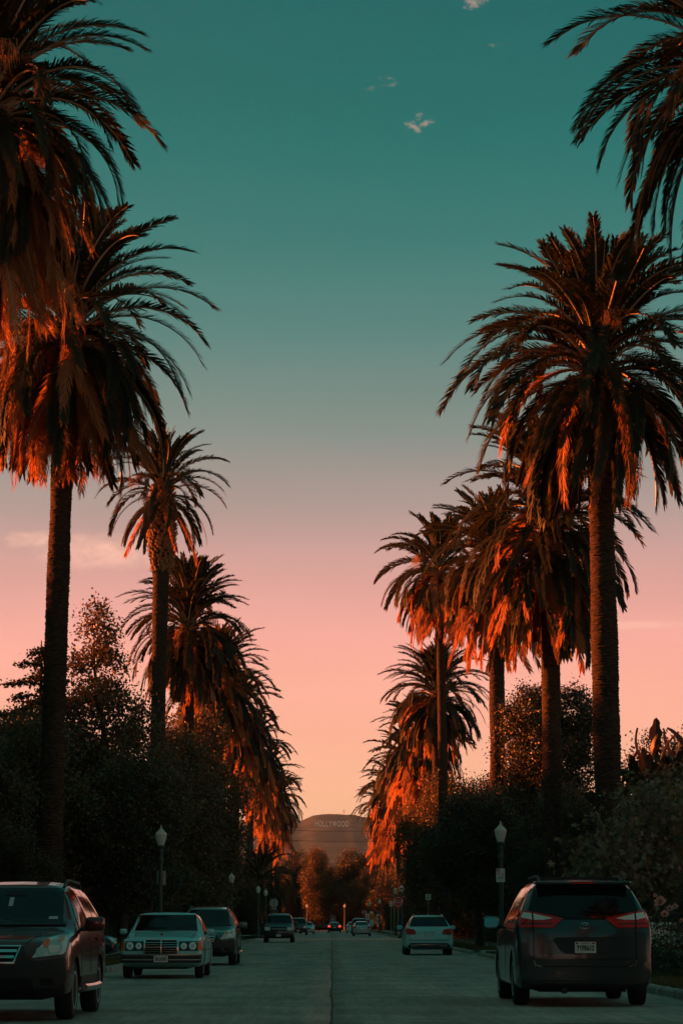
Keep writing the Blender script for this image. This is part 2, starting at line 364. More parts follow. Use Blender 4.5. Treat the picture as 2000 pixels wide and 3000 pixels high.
# cross street at the stop signs and the street across the far end
cs = sheet('cross_street', -40, 40, 189, 205.9, -0.006, rm, 40, 8, label='side street crossing at the stop signs'); cs2 = sheet('end_street', -60, 60, 432.1, 444, -0.006, rm, label='street across the far end of the road')
for o, s in ((0, 0),):
    pass

def kerb_run(sx, y0, y1, round0=False, round1=False):
    """a kerb of poured lengths; every length is a part"""
    k = thing('kerb', 'worn grey concrete kerb along the %s side of the road from %d to %d metres' % ('right' if sx > 0 else 'left', y0, y1), None); k['kind'] = 'structure'
    y = y0; i = 0
    while y < y1 - 0.01:
        L = min(4.6 if y < 130 else 12.0, y1 - y); a, e = y + 0.006, y + L - 0.006; n = max(3, int(L / 0.45))
        yy = np.linspace(a, e, n); x0 = 5.452 + rng.normal(0, 0.006, n); top = 0.135 + rng.normal(0, 0.004, n)
        rows = [(x0, 0 * yy - 0.05), (x0 + 0.01, top - 0.035), (x0 + 0.04, top), (np.full(n, 5.62), top), (np.full(n, 5.62), 0 * yy - 0.05)]
        V = np.concatenate([np.stack([sx * r[0], yy, r[1]], 1) for r in rows]); j = np.arange(n - 1)
        F = np.concatenate([np.stack([j + q * n, j + 1 + q * n, j + 1 + (q + 1) * n, j + (q + 1) * n], 1) for q in range(4)])
        if sx > 0: F = F[:, ::-1]
        F = [tuple(f) for f in F] + [tuple(q * n for q in range(5)), tuple((q + 1) * n - 1 for q in reversed(range(5)))]
        obj('kerb_stone', np_mesh('kerb_stone', V, F, M['kerb']), k)
        y += L
    return k
DRIVES_R = [(92, 96.5), (150, 154), (262, 266)]; DRIVES_L = [(74, 78.5), (142, 146), (250, 254)]
def runs(drives):
    out = []; y = 14
    for a, e in sorted(drives + [(187, 208)]): out.append((y, a)); y = e
    return out + [(y, 430)]
for sx, dr in ((1, DRIVES_R), (-1, DRIVES_L)):
    side = 'right' if sx > 0 else 'left'
    for a, e in runs(dr): kerb_run(sx, a, e)
    for a, e in [(-170, 187), (208, 430)]:
        sheet('parkway_lawn', min(sx * 5.62, sx * 7.3), max(sx * 5.62, sx * 7.3), a, e, 0.11, M['soil'], 4, int((e - a) / 2), 0.05, 'dry lawn strip between kerb and pavement on the %s, %s the side street' % (side, 'before' if a < 190 else 'beyond'))
        sheet('pavement', min(sx * 7.302, sx * 8.7), max(sx * 7.302, sx * 8.7), a, e, 0.15, M['concrete'], label='concrete pavement on the %s, %s the side street' % (side, 'before' if a < 190 else 'beyond'))
        sheet('front_lawn', min(sx * 8.702, sx * 45), max(sx * 8.702, sx * 45), a, e, 0.13, M['soil'], 20, int((e - a) / 3), 0.10, 'dark front gardens on the %s, %s the side street' % (side, 'before' if a < 190 else 'beyond'))
    for q, (a, e) in enumerate(dr):
        V = [(sx * 5.44, a - .4, .004), (sx * 5.44, e + .4, .004), (sx * 5.9, e, .16), (sx * 5.9, a, .16), (sx * 20, e, .19), (sx * 20, a, .19)]
        d = obj('driveway', np_mesh('driveway', V, [(0, 1, 2, 3), (3, 2, 4, 5)], M['concrete']), kind='structure')
        d['label'] = 'concrete driveway apron on the %s side, %s' % (side, ('nearest one', 'second one', 'one beyond the side street')[q])
sheet('end_garden', -90, 90, 444.2, 520, 0.55, M['soil'], 30, 10, 0.3, 'raised dark garden ground beyond the far street')

# grass blades on the strips by the kerb
def grass(name, x0, x1, y0, y1, n, h, label, z=0.11):
    x = rng.uniform(x0, x1, n); y = rng.uniform(y0, y1, n); a = rng.uniform(0, 2 * math.pi, n); hh = h * rng.uniform(.5, 1.3, n); w = 0.006 + 0.012 * rng.random(n); l = hh * rng.uniform(.1, .8, n); la = rng.uniform(0, 2 * math.pi, n)
    V = np.empty((n, 3, 3)); V[:, 0] = np.stack([x - w * np.cos(a), y - w * np.sin(a), np.full(n, z - .03)], 1); V[:, 1] = np.stack([x + w * np.cos(a), y + w * np.sin(a), np.full(n, z - .03)], 1)
    V[:, 2] = np.stack([x + l * np.cos(la), y + l * np.sin(la), z + hh], 1)
    o = obj(name, np_mesh(name, V.reshape(-1, 3), np.arange(n * 3).reshape(n, 3), M['grass']), kind='stuff'); o['label'] = label
grass('grass', -7.3, -5.63, 40, 92, 16000, .10, 'short dry grass on the left strip beside the old saloon')
grass('grass', 5.63, 7.3, 34, 91, 20000, .10, 'short dry grass on the right strip beside the minivan')
grass('grass', 5.63, 9.0, 97, 186, 14000, .12, 'dry grass beside the right pavement beyond the driveway')
# dead leaves in the gutter
n = 220; x = np.where(rng.random(n) < .6, rng.uniform(4.7, 5.42, n), rng.uniform(-5.42, 5.4, n)); y = rng.uniform(30, 120, n); a = rng.uniform(0, 6.28, n); s = rng.uniform(.025, .06, n)
V = np.stack([np.stack([x + s * np.cos(a + k) * (1 if k % 3 else .5), y + s * np.sin(a + k), .006 + .02 * rng.random(n)], 1) for k in (0, 1.57, 3.14, 4.71)], 1)
o = obj('leaf_litter', np_mesh('leaf_litter', V.reshape(-1, 3), np.arange(n * 4).reshape(n, 4), material('leaf_litter', (0.42, 0.33, 0.24), 0.9)), kind='stuff'); o['label'] = 'scattered dead leaves lying in the gutter and on the road'

# ------------------------------------------------------------------ the far hill with its sign and mast
hm = material('hill_chaparral', (0.028, 0.036, 0.034), 1.0, spec=0.05, noise=(0.014, (0.075, 0.085, 0.075), 0.42, 0.66))
nx, ny = 420, 110
xs = np.linspace(-2600, 2600, nx); ys = np.linspace(5200, 9200, ny); X, Y = np.meshgrid(xs, ys)
def vnoise(X, Y, s, seed):
    r = np.random.default_rng(seed); G = r.random((64, 64)); u = X / s; v = Y / s; i = np.floor(u).astype(int); j = np.floor(v).astype(int); fu = u - i; fv = v - j
    fu = fu * fu * (3 - 2 * fu); fv = fv * fv * (3 - 2 * fv); q = lambda a, b: G[a % 64, b % 64]
    return (q(i, j) * (1 - fu) + q(i + 1, j) * fu) * (1 - fv) + (q(i, j + 1) * (1 - fu) + q(i + 1, j + 1) * fu) * fv
ridge = 326 + 6 * (vnoise(X, X * 0, 22, 1) - .5) + 6 * np.exp(-((X + 22) / 34) ** 2) + 4 * np.exp(-((X - 62) / 30) ** 2) + 30 * (vnoise(X, X * 0, 300, 2) - .5) * np.clip((np.abs(X) - 110) / 200, 0, 1) - np.clip((-58 - X) / 34, 0, 1) * 14 - np.clip((X - 55) / 60, 0, 1) * 5 - np.clip((np.abs(X) - 260) / 1500, 0, 1) * 150
up = np.clip((Y - 5200) / (7300 - 5200), 0, 1); down = np.clip((9200 - Y) / 1900, 0, 1)
Z = ridge * np.minimum(up ** 1.35, down) + 40 * (vnoise(X, Y, 220, 3) - .5) * np.sin(np.pi * np.minimum(up, down)) * (up < .97)
Z = np.where(np.abs(Y - 7010) < 60, np.minimum(Z, 279 + 0.0 * Z), Z) - 2
V = np.stack([X.ravel(), Y.ravel(), Z.ravel()], 1); i = np.arange(ny - 1)[:, None] * nx + np.arange(nx - 1)[None, :]
o = obj('hill', np_mesh('hill', V, np.stack([i, i + 1, i + nx + 1, i + nx], -1).reshape(-1, 4), hm, True), kind='structure'); o['label'] = 'hazy brown hill closing the view at the end of the road'
sgn = thing('hillside_sign', 'huge white capital letters standing in a row on the far hill', 'sign', (0.2, 6960, 282.5))
M['signwhite'] = material('sign_white_steel', (0.82, 0.80, 0.76), 0.7)
widths = [10.4, 11.6, 8.6, 8.6, 10.6, 14.2, 11.6, 11.6, 11.2]; tot = sum(widths); x = -tot / 2
for k, ch in enumerate("HOLLYWOOD"):
    me = text_mesh('letter', ch, 23.0, 1.6, M['signwhite'], 0.82, 0, .4)
    w = max(v.co.x for v in me.vertices) - min(v.co.x for v in me.vertices); fx = (widths[k] - 1.6) / w
    for v in me.vertices: v.co.x *= fx
    obj('letter', me, sgn, (x + widths[k] / 2, RND.uniform(-2, 2), [1.0, .6, .1, -.3, .2, .5, .6, .3, .7][k])); x += widths[k]
mast = thing('radio_mast', 'tiny lattice radio mast on the ridge right of the sign', 'mast', (36, 7290, 324))
mb = MB(); mb.tube([(0, 0, 0), (0, 0, 16)], [.9, .5], 6); mb.build('mast_pole', M['galv'], mast)
for z in (7, 10.5, 13.5): MB().box((-4, -.4, z), (4, .4, z + .7)).build('cross_arm', M['galv'], mast)
# ------------------------------------------------------------------ palms
def frond_mesh(name, a0, a1, L, nl, ll, mats, seed, lw=0.045, fold=0.35, curl=1.3, lat=0.0, droop=0.10, thick=0.048, close=1.0):
    """one feather leaf: grows out along +x, stalk angle from a0 to a1 degrees, nl leaflets a side"""
    r = np.random.default_rng(seed); ns = 12
    tt = np.linspace(0, 1, ns + 1); ang = np.radians(a0 + (a1 - a0) * tt ** curl); yaw = lat * tt ** 1.5
    seg = L / ns; d = np.stack([np.cos(ang) * np.cos(yaw), np.cos(ang) * np.sin(yaw), np.sin(ang)], 1)
    P = np.concatenate([[[0, 0, 0]], np.cumsum(d[:-1] * seg, 0)])
    V = []; F = []; mi = []
    side = np.stack([-np.sin(yaw), np.cos(yaw), 0 * yaw], 1); up = np.cross(d, side)
    for i in range(ns + 1):
        rad = thick * (1 - .8 * tt[i]) * (1.9 - .9 * min(1, tt[i] * 8))
        V += [P[i] + side[i] * rad, P[i] - side[i] * rad, P[i] - up[i] * rad * 1.1]
    for i in range(ns):
        for k in range(3): F.append((i * 3 + k, i * 3 + (k + 1) % 3, i * 3 + 3 + (k + 1) % 3, i * 3 + 3 + k)); mi.append(1)
    for s in (1, -1):
        for k in range(nl):
            u = .10 + .90 * (k + r.random() * .6) / nl; fi = u * ns; i = min(int(fi), ns - 1); f = fi - i
            p = P[i] * (1 - f) + P[i + 1] * f; T = d[i]; S = side[i] * s; U = up[i]
            prof = min(1.0, .25 + (u - .1) * 4.5) * (1 - .42 * max(0, (u - .5) / .5) ** 2)
            l = ll * prof * (0.85 + .3 * r.random()); phi = math.radians(52 - 26 * u + r.normal(0, 5)) * close; fo = fold + r.normal(0, .16)
            dr = T * math.cos(phi) + (S * math.cos(fo) + U * math.sin(fo)) * math.sin(phi)
            wv = np.cross(dr, U); wv /= (np.linalg.norm(wv) + 1e-6); w = lw * (.75 + .5 * r.random())
            m_ = p + dr * l * .66; tip = p + dr * l + np.array([0, 0, -droop * l * (.5 + r.random() * .8)])
            n0 = len(V); V += [p - wv * w * .4, p + wv * w * .4, m_ - wv * w * .5, m_ + wv * w * .5, tip]
            F += [(n0, n0 + 1, n0 + 3, n0 + 2), (n0 + 2, n0 + 3, n0 + 4)]; mi += [0, 0]
    return np_mesh(name, np.array(V), F, mats, False, mi)

GL = [M['frond'], M['rachis']]; DL = [M['dead'], M['drach']]
LIVE = [(88, 62), (80, 30), (68, 0), (54, -32), (40, -66), (22, -84), (2, -88), (-28, -90)]
DEADV = [(5, -90), (-30, -91), (-62, -93), (28, -88), (-45, -87)]
LIB = {}
def frond_lib(res):
    if res in LIB: return LIB[res]
    nl, lw = {'hi': (128, .038), 'mid': (70, .068), 'lo': (34, .14)}[res]
    lv = [[frond_mesh('frond_leaf', a0, a1, (3.1, 3.5, 3.8, 4.0, 4.1, 3.9, 3.6, 3.3)[i], nl, .47, GL, 10 * i + j, lw, .33, (1.4, 1.4, 1.35, 1.25, 1.0, .85, .75, .65)[i], (.22, -.25, 0.05)[j], close=(1, 1, 1, 1, .95, .85, .75, .68)[i]) for j in range(3 if res != 'lo' else 2)] for i, (a0, a1) in enumerate(LIVE)]
    dv = [[frond_mesh('dead_frond_leaf', a0, a1, 3.8, int(nl * .62), .42, DL, 500 + 10 * i + j, lw * (.55 if res == 'hi' else .8), .05, .55, (.18, -.2)[j], .35, .045, .85) for j in range(2)] for i, (a0, a1) in enumerate(DEADV)]
    LIB[res] = (lv, dv); return LIB[res]

def trunk_mesh(name, zb, H, r0, r1, seed, mat, lean=(0, 0), step=.14, n=22, flare=.25, head=None):
    """ringed trunk: narrow jagged ridges left by old leaves"""
    r = np.random.default_rng(seed); nz = int((H - zb) / step); V = []; F = []
    z = np.linspace(zb, H, nz * 2 + 1); bulge = 1 + .05 * np.interp(np.linspace(0, 12, len(z)), np.arange(13), r.normal(0, 1, 13))
    for i, zz in enumerate(z):
        u = (zz - zb) / (H - zb); rad = (r0 + (r1 - r0) * u) * bulge[i] * (1 + flare * math.exp(-(zz - zb) / .8))
        if head: rad *= 1 + head[1] * math.exp(-((zz - head[0]) / head[2]) ** 4)
        rad *= (1.0 if i % 2 else .93)
        off = lean[0] * u ** 1.4, lean[1] * u ** 1.4
        jz = r.normal(0, .35, n) * step * (i % 2); jr = 1 + r.normal(0, .02, n)
        for k in range(n):
            a = 2 * math.pi * k / n + .15 * (i // 2 % 2); V.append((off[0] + rad * jr[k] * math.cos(a), off[1] + rad * jr[k] * math.sin(a), zz + jz[k]))
    m = len(z)
    i = np.arange(m - 1)[:, None] * n; k = np.arange(n)[None, :]
    F = np.stack([i + k, i + (k + 1) % n, i + n + (k + 1) % n, i + n + k], -1).reshape(-1, 4)
    return np_mesh(name, np.array(V), F, mat, 60)

def stub_mesh(name, z0, z1, rfun, n, seed, size=.16):
    r = np.random.default_rng(seed); V = []; F = []
    for k in range(n):
        z = z0 + (z1 - z0) * (k + r.random()) / n; a = k * 2.39996 + r.normal(0, .1); rad = rfun(z); s = size * r.uniform(.7, 1.3)
        o = Vector((math.cos(a), math.sin(a), 0)); tn = Vector((-math.sin(a), math.cos(a), 0)); up = (Vector((0, 0, 1)) * .9 + o * .55).normalized(); p = o * (rad * .92) + Vector((0, 0, z))
        b = [p + tn * s * .55, p - tn * s * .55, p - up * s * .5 + o * s * .15]; tip = p + up * s * 1.1 + o * s * .35
        q = [tip + tn * s * .3, tip - tn * s * .3, tip - up * s * .35 + o * s * .12]; n0 = len(V); V += [v[:] for v in b + q]
        F += [(n0, n0 + 1, n0 + 4, n0 + 3), (n0 + 1, n0 + 2, n0 + 5, n0 + 4), (n0 + 2, n0, n0 + 3, n0 + 5), (n0 + 3, n0 + 4, n0 + 5)]
    return np_mesh(name, np.array(V), F, M['stub'])

def fruit_mesh(seed):
    r = np.random.default_rng(seed); mb = MB(); mb.tube([(0, 0, 0), (.5, 0, .25), (.9, 0, .1), (1.1, 0, -.25)], [.03, .025, .02, .012], 4)
    for k in range(46):
        a = r.uniform(0, 6.28); l = r.uniform(.35, .8); s = Vector((.7 + .4 * r.random(), 0, .15 - .3 * r.random()))
        e = s + Vector((.35 * l, math.cos(a) * .3 * l, -l * .9 + .15 * math.sin(a))); m_ = (s + e) / 2 + Vector((.1, math.cos(a) * .1, .08)); w = Vector((0, .016, .008))
        mb.add([s - w, s + w, m_ + w, m_ - w, e], [(0, 1, 2, 3), (3, 2, 4)])
    return mb.mesh('fruit_stalk', M['fruit'])
FRUIT = [fruit_mesh(1), fruit_mesh(2)]

PALMS = 'tall date palms lining the street'
def palm(label, x, y, H, rad=4.5, r0=.42, r1=.40, n_live=120, n_dead=60, skirt=3.2, res='mid', seed=1, lean=(0, 0), head=None, base_z=0.1, fruit=4, open_=0.0, group=PALMS, spread=1.0, nstub=130, name='palm_tree', low=0.0):
    """H = height of the crown's heart; skirt = how far down the trunk dead leaves hang on"""
    r = random.Random(seed); root = thing(name, label, 'palm tree', (x, y, base_z), 0, group)
    hz = H - base_z
    obj('trunk', trunk_mesh('trunk', -.1, hz + .25, r0, r1, seed, M['palmbark'], lean, .10 if res != 'lo' else .4, 26 if res != 'lo' else 12, .25, head), root)
    lv, dv = frond_lib(res); sc = rad / 3.75
    for k in range(n_live):
        u = (k + .5) / n_live; u = u ** (.92 + open_)
        i = min(int(u * len(LIVE) + r.uniform(-.45, .45)), len(LIVE) - 1); i = max(i, 0)
        az = k * 2.39996 + r.uniform(-.25, .25); rr = r1 * (.2 + .75 * u); z = hz + .55 - 1.7 * u - low * max(0, (u - .35) / .65) + r.uniform(-.15, .15)
        s = sc * r.uniform(.84, 1.1) * (.80 + .25 * math.sin(min(1, u * 1.6) * 1.57))
        obj('frond', r.choice(lv[i]), root, (lean[0] + rr * math.cos(az), lean[1] + rr * math.sin(az), z), (r.uniform(-.35, .35), r.uniform(-.14, .14), az), (s * (spread if i > 1 else 1), s, s))
    for k in range(n_dead):
        u = (k + .5) / n_dead; i = r.choice((0, 3, 4)) if u < .3 else r.choice((0, 1, 1, 2, 4)); az = k * 2.39996 + r.uniform(-.4, .4); z = hz - .9 - skirt * u; rr = r1 * .95
        q = z / hz; s = sc * r.uniform(.75, 1.05)
        obj('dead_frond', r.choice(dv[i]), root, (lean[0] * q ** 1.4 + rr * math.cos(az), lean[1] * q ** 1.4 + rr * math.sin(az), z), (r.uniform(-.5, .5), r.uniform(-.12, .12), az), (s, s, s))
    for k in range(fruit):
        az = k * 2.4 + r.uniform(0, 1); obj('fruit_stalk', FRUIT[k % 2], root, (lean[0] + .3 * math.cos(az), lean[1] + .3 * math.sin(az), hz + r.uniform(-.5, .3)), (0, r.uniform(-.5, .1), az), sc * r.uniform(.9, 1.3))
    if nstub:
        zt = hz - .2; zb_ = hz - max(skirt, 1.6) - .5
        hf = (lambda z: r1 * (1 + (head[1] * math.exp(-((z - head[0]) / head[2]) ** 4) if head else 0)))
        if head: zb_ = head[0] - head[2] * 1.15
        st = obj('leaf_bases', stub_mesh('leaf_bases', zb_, zt, hf, nstub, seed + 5, .2 if head else .17), root, (lean[0], lean[1], 0), kind='stuff')
    return root

palm('palm with a long hanging skirt cut off by the upper left frame edge', -9.45, 64, 24.2, 4.3, .40, .40, 165, 150, 3.4, 'hi', 3, fruit=4, low=.8)
palm('dense palm behind the cut off one, dark ringed trunk rising bare at far left', -9.62, 83, 22.4, 4.75, .45, .38, 160, 119, .8, 'hi', 4, lean=(.30, 0), fruit=6, low=.8)
palm('trimmed palm with a thick stubbly head below a small open crown', -9.25, 128, 24.6, 3.5, .42, .40, 84, 4, .5, 'mid', 5, head=(22.0, .75, 2.1), lean=(.15, 0), fruit=8, open_=.6, nstub=520)
palm('broad skirted palm directly behind the trimmed palm', -9.2, 154, 20.9, 4.2, .42, .42, 190, 50, 1.8, 'mid', 6, low=1.6)
palm('fifth palm of the left row, crown poking out right of the broad one', -9.2, 196, 21.6, 4.6, n_live=130, n_dead=95, skirt=2.2, res='mid', seed=7, low=1.4)
palm('sixth palm of the left row, just beyond the side street', -9.15, 230, 21.6, 4.6, n_live=116, n_dead=85, skirt=2.6, res='lo', seed=8, low=1.2, nstub=0)
palm('seventh palm of the left row, its skirt glowing low down', -9.15, 272, 21.2, 4.7, n_live=116, n_dead=92, skirt=3.6, res='lo', seed=9, nstub=0)
palm('eighth palm of the left row with shaggy skirt', -9.15, 337, 21.3, 4.9, n_live=116, n_dead=92, skirt=4.0, res='lo', seed=10, nstub=0)
palm('farthest palm of the left row, beside the hill', -9.1, 393, 21.2, 5.2, n_live=116, n_dead=102, skirt=5.0, res='lo', seed=11, nstub=0)
palm('palm at the upper right corner with only its left fronds in frame', 10.2, 57, 22.3, 4.5, .42, .42, 122, 24, 1.4, 'hi', 12, fruit=4)
palm('large full crowned palm with thick bare trunk, nearest whole one on the right', 9.45, 83, 21.3, 5.0, .47, .43, 170, 14, 1.0, 'hi', 13, lean=(-.12, 0), fruit=3, low=.8)
palm('palm with a long dark skirt like a bell, behind the large right palm', 9.35, 103, 19.6, 4.2, .41, .40, 210, 66, 3.4, 'mid', 14, fruit=3, low=2.8)
palm('palm with glowing torn skirt between the bell shaped and the slender one', 9.3, 136, 22.2, 4.2, .46, .44, 122, 102, 2.4, 'mid', 15, fruit=6)
palm('slender tall palm leaning out left of the right row', 7.4, 160, 24.9, 4.2, .32, .30, 107, 68, 1.1, 'mid', 16, lean=(-.25, 0), fruit=6)
palm('round headed lower palm standing behind the slender trunk', 8.75, 202, 20.9, 4.4, n_live=180, n_dead=36, skirt=2.0, res='mid', seed=17, fruit=2, low=1.2)
palm('seventh palm of the right row, orange skirt', 9.1, 236, 19.4, 4.9, n_live=122, n_dead=109, skirt=3.0, res='lo', seed=18, nstub=0)
palm('eighth palm of the right row, orange skirt reaching low', 9.15, 285, 20.2, 5.2, n_live=122, n_dead=119, skirt=3.8, res='lo', seed=19, nstub=0)
palm('ninth palm of the right row, glowing red along its left side', 9.15, 340, 20.2, 5.5, n_live=122, n_dead=126, skirt=4.2, res='lo', seed=20, nstub=0)
palm('farthest palm of the right row, beside the hill', 9.1, 400, 20.3, 5.8, n_live=122, n_dead=136, skirt=5.0, res='lo', seed=21, nstub=0)
palm('short young palm with arching fronds behind the left lamps', -6.9, 236, 5.6, 3.6, .35, .35, 67, 10, .6, 'mid', 22, fruit=0, nstub=40, group=None, name='young_palm')
palm('short bushy palm in the dark garden behind the left row', -10.6, 182, 6.2, 3.4, .35, .35, 58, 14, .6, 'mid', 23, fruit=0, nstub=40, group=None, name='young_palm')

# ------------------------------------------------------------------ broadleaf trees
def leaf_cloud(name, C, per, spread, size, mats, seed, flat=1.0, lobed=False, hang=0.0):
    """per leaves round every clump centre in C"""
    r = np.random.default_rng(seed); n = len(C) * per; c = np.repeat(np.asarray(C), per, 0)
    p = c + r.normal(0, 1, (n, 3)) * np.array([spread, spread, spread * flat])
    t1 = r.normal(0, 1, (n, 3)); t1[:, 2] -= hang; t1 /= np.linalg.norm(t1, axis=1, keepdims=True)
    t2 = np.cross(t1, r.normal(0, 1, (n, 3))); t2 /= np.linalg.norm(t2, axis=1, keepdims=True) + 1e-9; nn = np.cross(t1, t2)
    s = size * r.uniform(.6, 1.25, (n, 1))
    if lobed:
        an = np.radians([-90, -60, -20, 5, 40, 62, 90, 118, 140, 175, 200, 240]); rd = np.array([.10, .42, .78, .40, .95, .45, 1.05, .45, .95, .40, .78, .42])
        pts = [p + t1 * s * (rd[k] * math.sin(an[k])) + t2 * s * (rd[k] * math.cos(an[k])) + nn * s * (.12 * rd[k] * math.cos(2 * an[k])) for k in range(12)]
        F = np.arange(n * 12).reshape(n, 12)
    else:
        pts = [p, p + t1 * s * .5 + t2 * s * .34 + nn * s * .08, p + t1 * s, p + t1 * s * .5 - t2 * s * .34 + nn * s * .08]; F = np.arange(n * 4).reshape(n, 4)
    return np_mesh(name, np.stack(pts, 1).reshape(-1, 3), F, mats)
def clumps(blobs, n, seed, inner=.55):
    """clump centres in the outer shell of ellipsoids (x,y,z, rx,ry,rz)"""
    r = np.random.default_rng(seed); B = np.array(blobs, float); w = (B[:, 3] * B[:, 4] * B[:, 5]) ** .75; k = r.choice(len(B), n, p=w / w.sum())
    d = r.normal(0, 1, (n, 3)); d /= np.linalg.norm(d, axis=1, keepdims=True); rad = inner + (1 - inner) * r.random((n, 1)) ** .7; rad *= 1 + .07 * r.normal(0, 1, (n, 1))
    return B[k, :3] + d * rad * B[k, 3:]
def limbs_mesh(name, H, r0, C, n, seed, mat, fork=.3, zsplit=None):
    """tapered trunk with n crooked limbs out to clump centres"""
    rr = random.Random(seed); mb = MB(); top = H * .86; sp = [(rr.uniform(-.2, .2) * k, rr.uniform(-.2, .2) * k, top * k / 5 - (.1 if k == 0 else 0)) for k in range(6)]; sp[0] = (0, 0, -.15)
    mb.tube(sp, [r0 * 1.35, r0, r0 * .85, r0 * .62, r0 * .4, r0 * .15], 9)
    idx = [rr.randrange(len(C)) for _ in range(n)]
    for q in idx:
        e = Vector(C[q]); zs = max(H * .12, min(e.z - .25 * math.hypot(e.x, e.y) - .3, top * .92)); u = zs / top * 5; k = min(int(u), 4); s = Vector(sp[k]).lerp(Vector(sp[k + 1]), u - k)
        m1 = s.lerp(e, .35) + Vector((rr.uniform(-.3, .3), rr.uniform(-.3, .3), rr.uniform(-.1, .35))); m2 = s.lerp(e, .7) + Vector((rr.uniform(-.25, .25), rr.uniform(-.25, .25), rr.uniform(0, .3)))
        a = r0 * .38 * (1 - .5 * zs / H); mb.tube([s, m1, m2, e], [a, a * .7, a * .45, a * .15], 5, cap=False)
    return mb.mesh(name, mat, 50)
TREE = {}
def tree_kind(key, H, r0, blobs, n, per, spread, size, mat, seed, nl=40, **k):
    C = clumps(blobs, n, seed, k.pop('inner', .55)); TREE[key] = (leaf_cloud(key + '_leaves', C, per, spread, size, M[mat], seed + 1, **k), limbs_mesh(key + '_limbs', H, r0, C, nl, seed + 2, M['bark']))
tree_kind('poplar', 15.4, .26, [(0, 0, 13.8, .85, .85, 1.3), (.1, 0, 11.8, 1.5, 1.5, 1.6), (0, 0, 9.4, 2.7, 2.6, 2.0), (.6, 0, 7.0, 4.0, 3.6, 2.4), (-.6, 0, 5.0, 4.3, 4.0, 2.4), (.5, 0, 3.0, 3.8, 3.6, 1.8)], 900, 80, .27, .165, 'leaf', 31, 70, hang=.5)
tree_kind('street', 9.0, .2, [(0, 0, 7.2, 1.9, 1.9, 1.5), (1.2, .3, 5.6, 2.0, 1.9, 1.6), (-1.3, -.2, 5.4, 2.0, 1.9, 1.6), (0, .6, 4.2, 2.3, 2.2, 1.4), (.3, -.8, 3.1, 1.9, 1.9, 1.0)], 560, 105, .30, .14, 'leaf_dark', 41, 44)
tree_kind('bushy', 12.0, .3, [(0, 0, 9.6, 2.4, 2.4, 2.2), (1.8, .4, 7.4, 2.8, 2.6, 2.2), (-2.0, -.3, 7.0, 2.8, 2.6, 2.2), (.2, 1, 5.2, 3.4, 3.2, 2.2), (.4, -1.2, 3.0, 3.3, 3.2, 2.2), (-.4, .6, 1.4, 3.2, 3.2, 1.4)], 880, 110, .36, .155, 'leaf_dark', 51, 50)
tree_kind('ficus', 13.8, .35, [(-1.0, 0, 12.0, 1.5, 1.6, 1.6), (1.1, 0, 12.0, 1.6, 1.7, 1.75), (0, 0, 9.8, 2.6, 2.5, 2.2), (-.5, 0, 7.2, 2.9, 2.7, 2.2), (.4, 0, 4.6, 3.1, 2.9, 2.4), (0, 0, 2.2, 2.8, 2.7, 1.8)], 1150, 140, .29, .145, 'leaf_dark', 61, 40, inner=.5)
tree_kind('loose', 10.0, .2, [(0, 0, 8.4, 1.3, 1.3, 1.5), (.9, .2, 6.6, 1.9, 1.8, 1.5), (-1.1, 0, 5.8, 1.9, 1.8, 1.5), (.2, .3, 4.2, 2.4, 2.3, 1.6), (0, 0, 2.3, 2.2, 2.2, 1.4)], 480, 84, .30, .155, 'leaf', 71, 46, hang=.4)
tree_kind('lobed', 6.4, .13, [(.2, 0, 5.0, 1.3, 1.3, 1.2), (1.5, .3, 4.2, 1.5, 1.5, 1.2), (-1.4, -.2, 3.7, 1.5, 1.5, 1.0), (.2, .6, 3.1, 2.2, 2.0, 1.1), (-.9, 0, 2.4, 1.9, 1.8, .8), (1.3, -.5, 2.2, 1.7, 1.7, .9)], 300, 15, .40, .165, 'leaf_syc', 81, 44, lobed=True, hang=.9)
def tree(key, label, x, y, s=1.0, rz=0.0, cat='tree', group=None, name=None, z=.1, sz=None):
    lf, lm = TREE[key]; r = thing(name or {'poplar': 'poplar_tree', 'ficus': 'ficus_tree', 'lobed': 'sycamore_tree'}.get(key, 'garden_tree'), label, cat, (x, y, z), rz, group); r.scale = (s, s, sz or s)
    obj('trunk', lm, r); obj('crown', lf, r, kind='stuff'); return r
tree('poplar', 'airy tall tree with a narrow top between the two left palm trunks', -10.35, 106, 1.0, .4)
tree('loose', 'loose leafy tree filling the gap right of the trimmed palm trunk', -8.7, 137, 1.25, 1.2)
tree('bushy', 'dark bushy tree at the far left edge behind the maroon car', -12.6, 78, .66, .3)
tree('bushy', 'dense dark tree under the layered conifer on the left', -14.2, 112, .8, 2.2)
tree('street', 'small street tree behind the left lamp post with a sign', -8.0, 95, .85, .8)
tree('loose', 'pale leafy tree behind the red brake light on the left', -11.4, 94, .95, 2.6)
tree('loose', 'thin leaning tree showing a twig above the trimmed palm stem', -9.9, 166, 1.62, 4.0)
for k, (x, y, s, rz) in enumerate([(-13.0, 150, .85, 1), (-13.5, 172, .9, 3), (-12.6, 224, .8, .5), (-13.2, 246, .85, 2.1), (-12.0, 268, .78, 4), (-12.8, 292, .85, 5.2), (-12.0, 318, .8, .9), (-12.4, 350, .85, 2.9), (-12.0, 380, .9, 1.7), (-11.0, 410, .95, 3.7)]):
    tree('bushy' if k % 3 else 'street', 'dark garden tree behind the left palms, %s' % ['next to the thin leaning tree', 'just short of the side street', 'just past the side street', 'behind the young palm', 'beside the sixth palm', 'behind the seventh palm', 'past the seventh palm', 'behind the eighth palm', 'before the farthest palm', 'at the end of the row'][k], x, y, s * (1.25 if k % 3 == 0 else 1), rz, group='garden trees behind the left row')
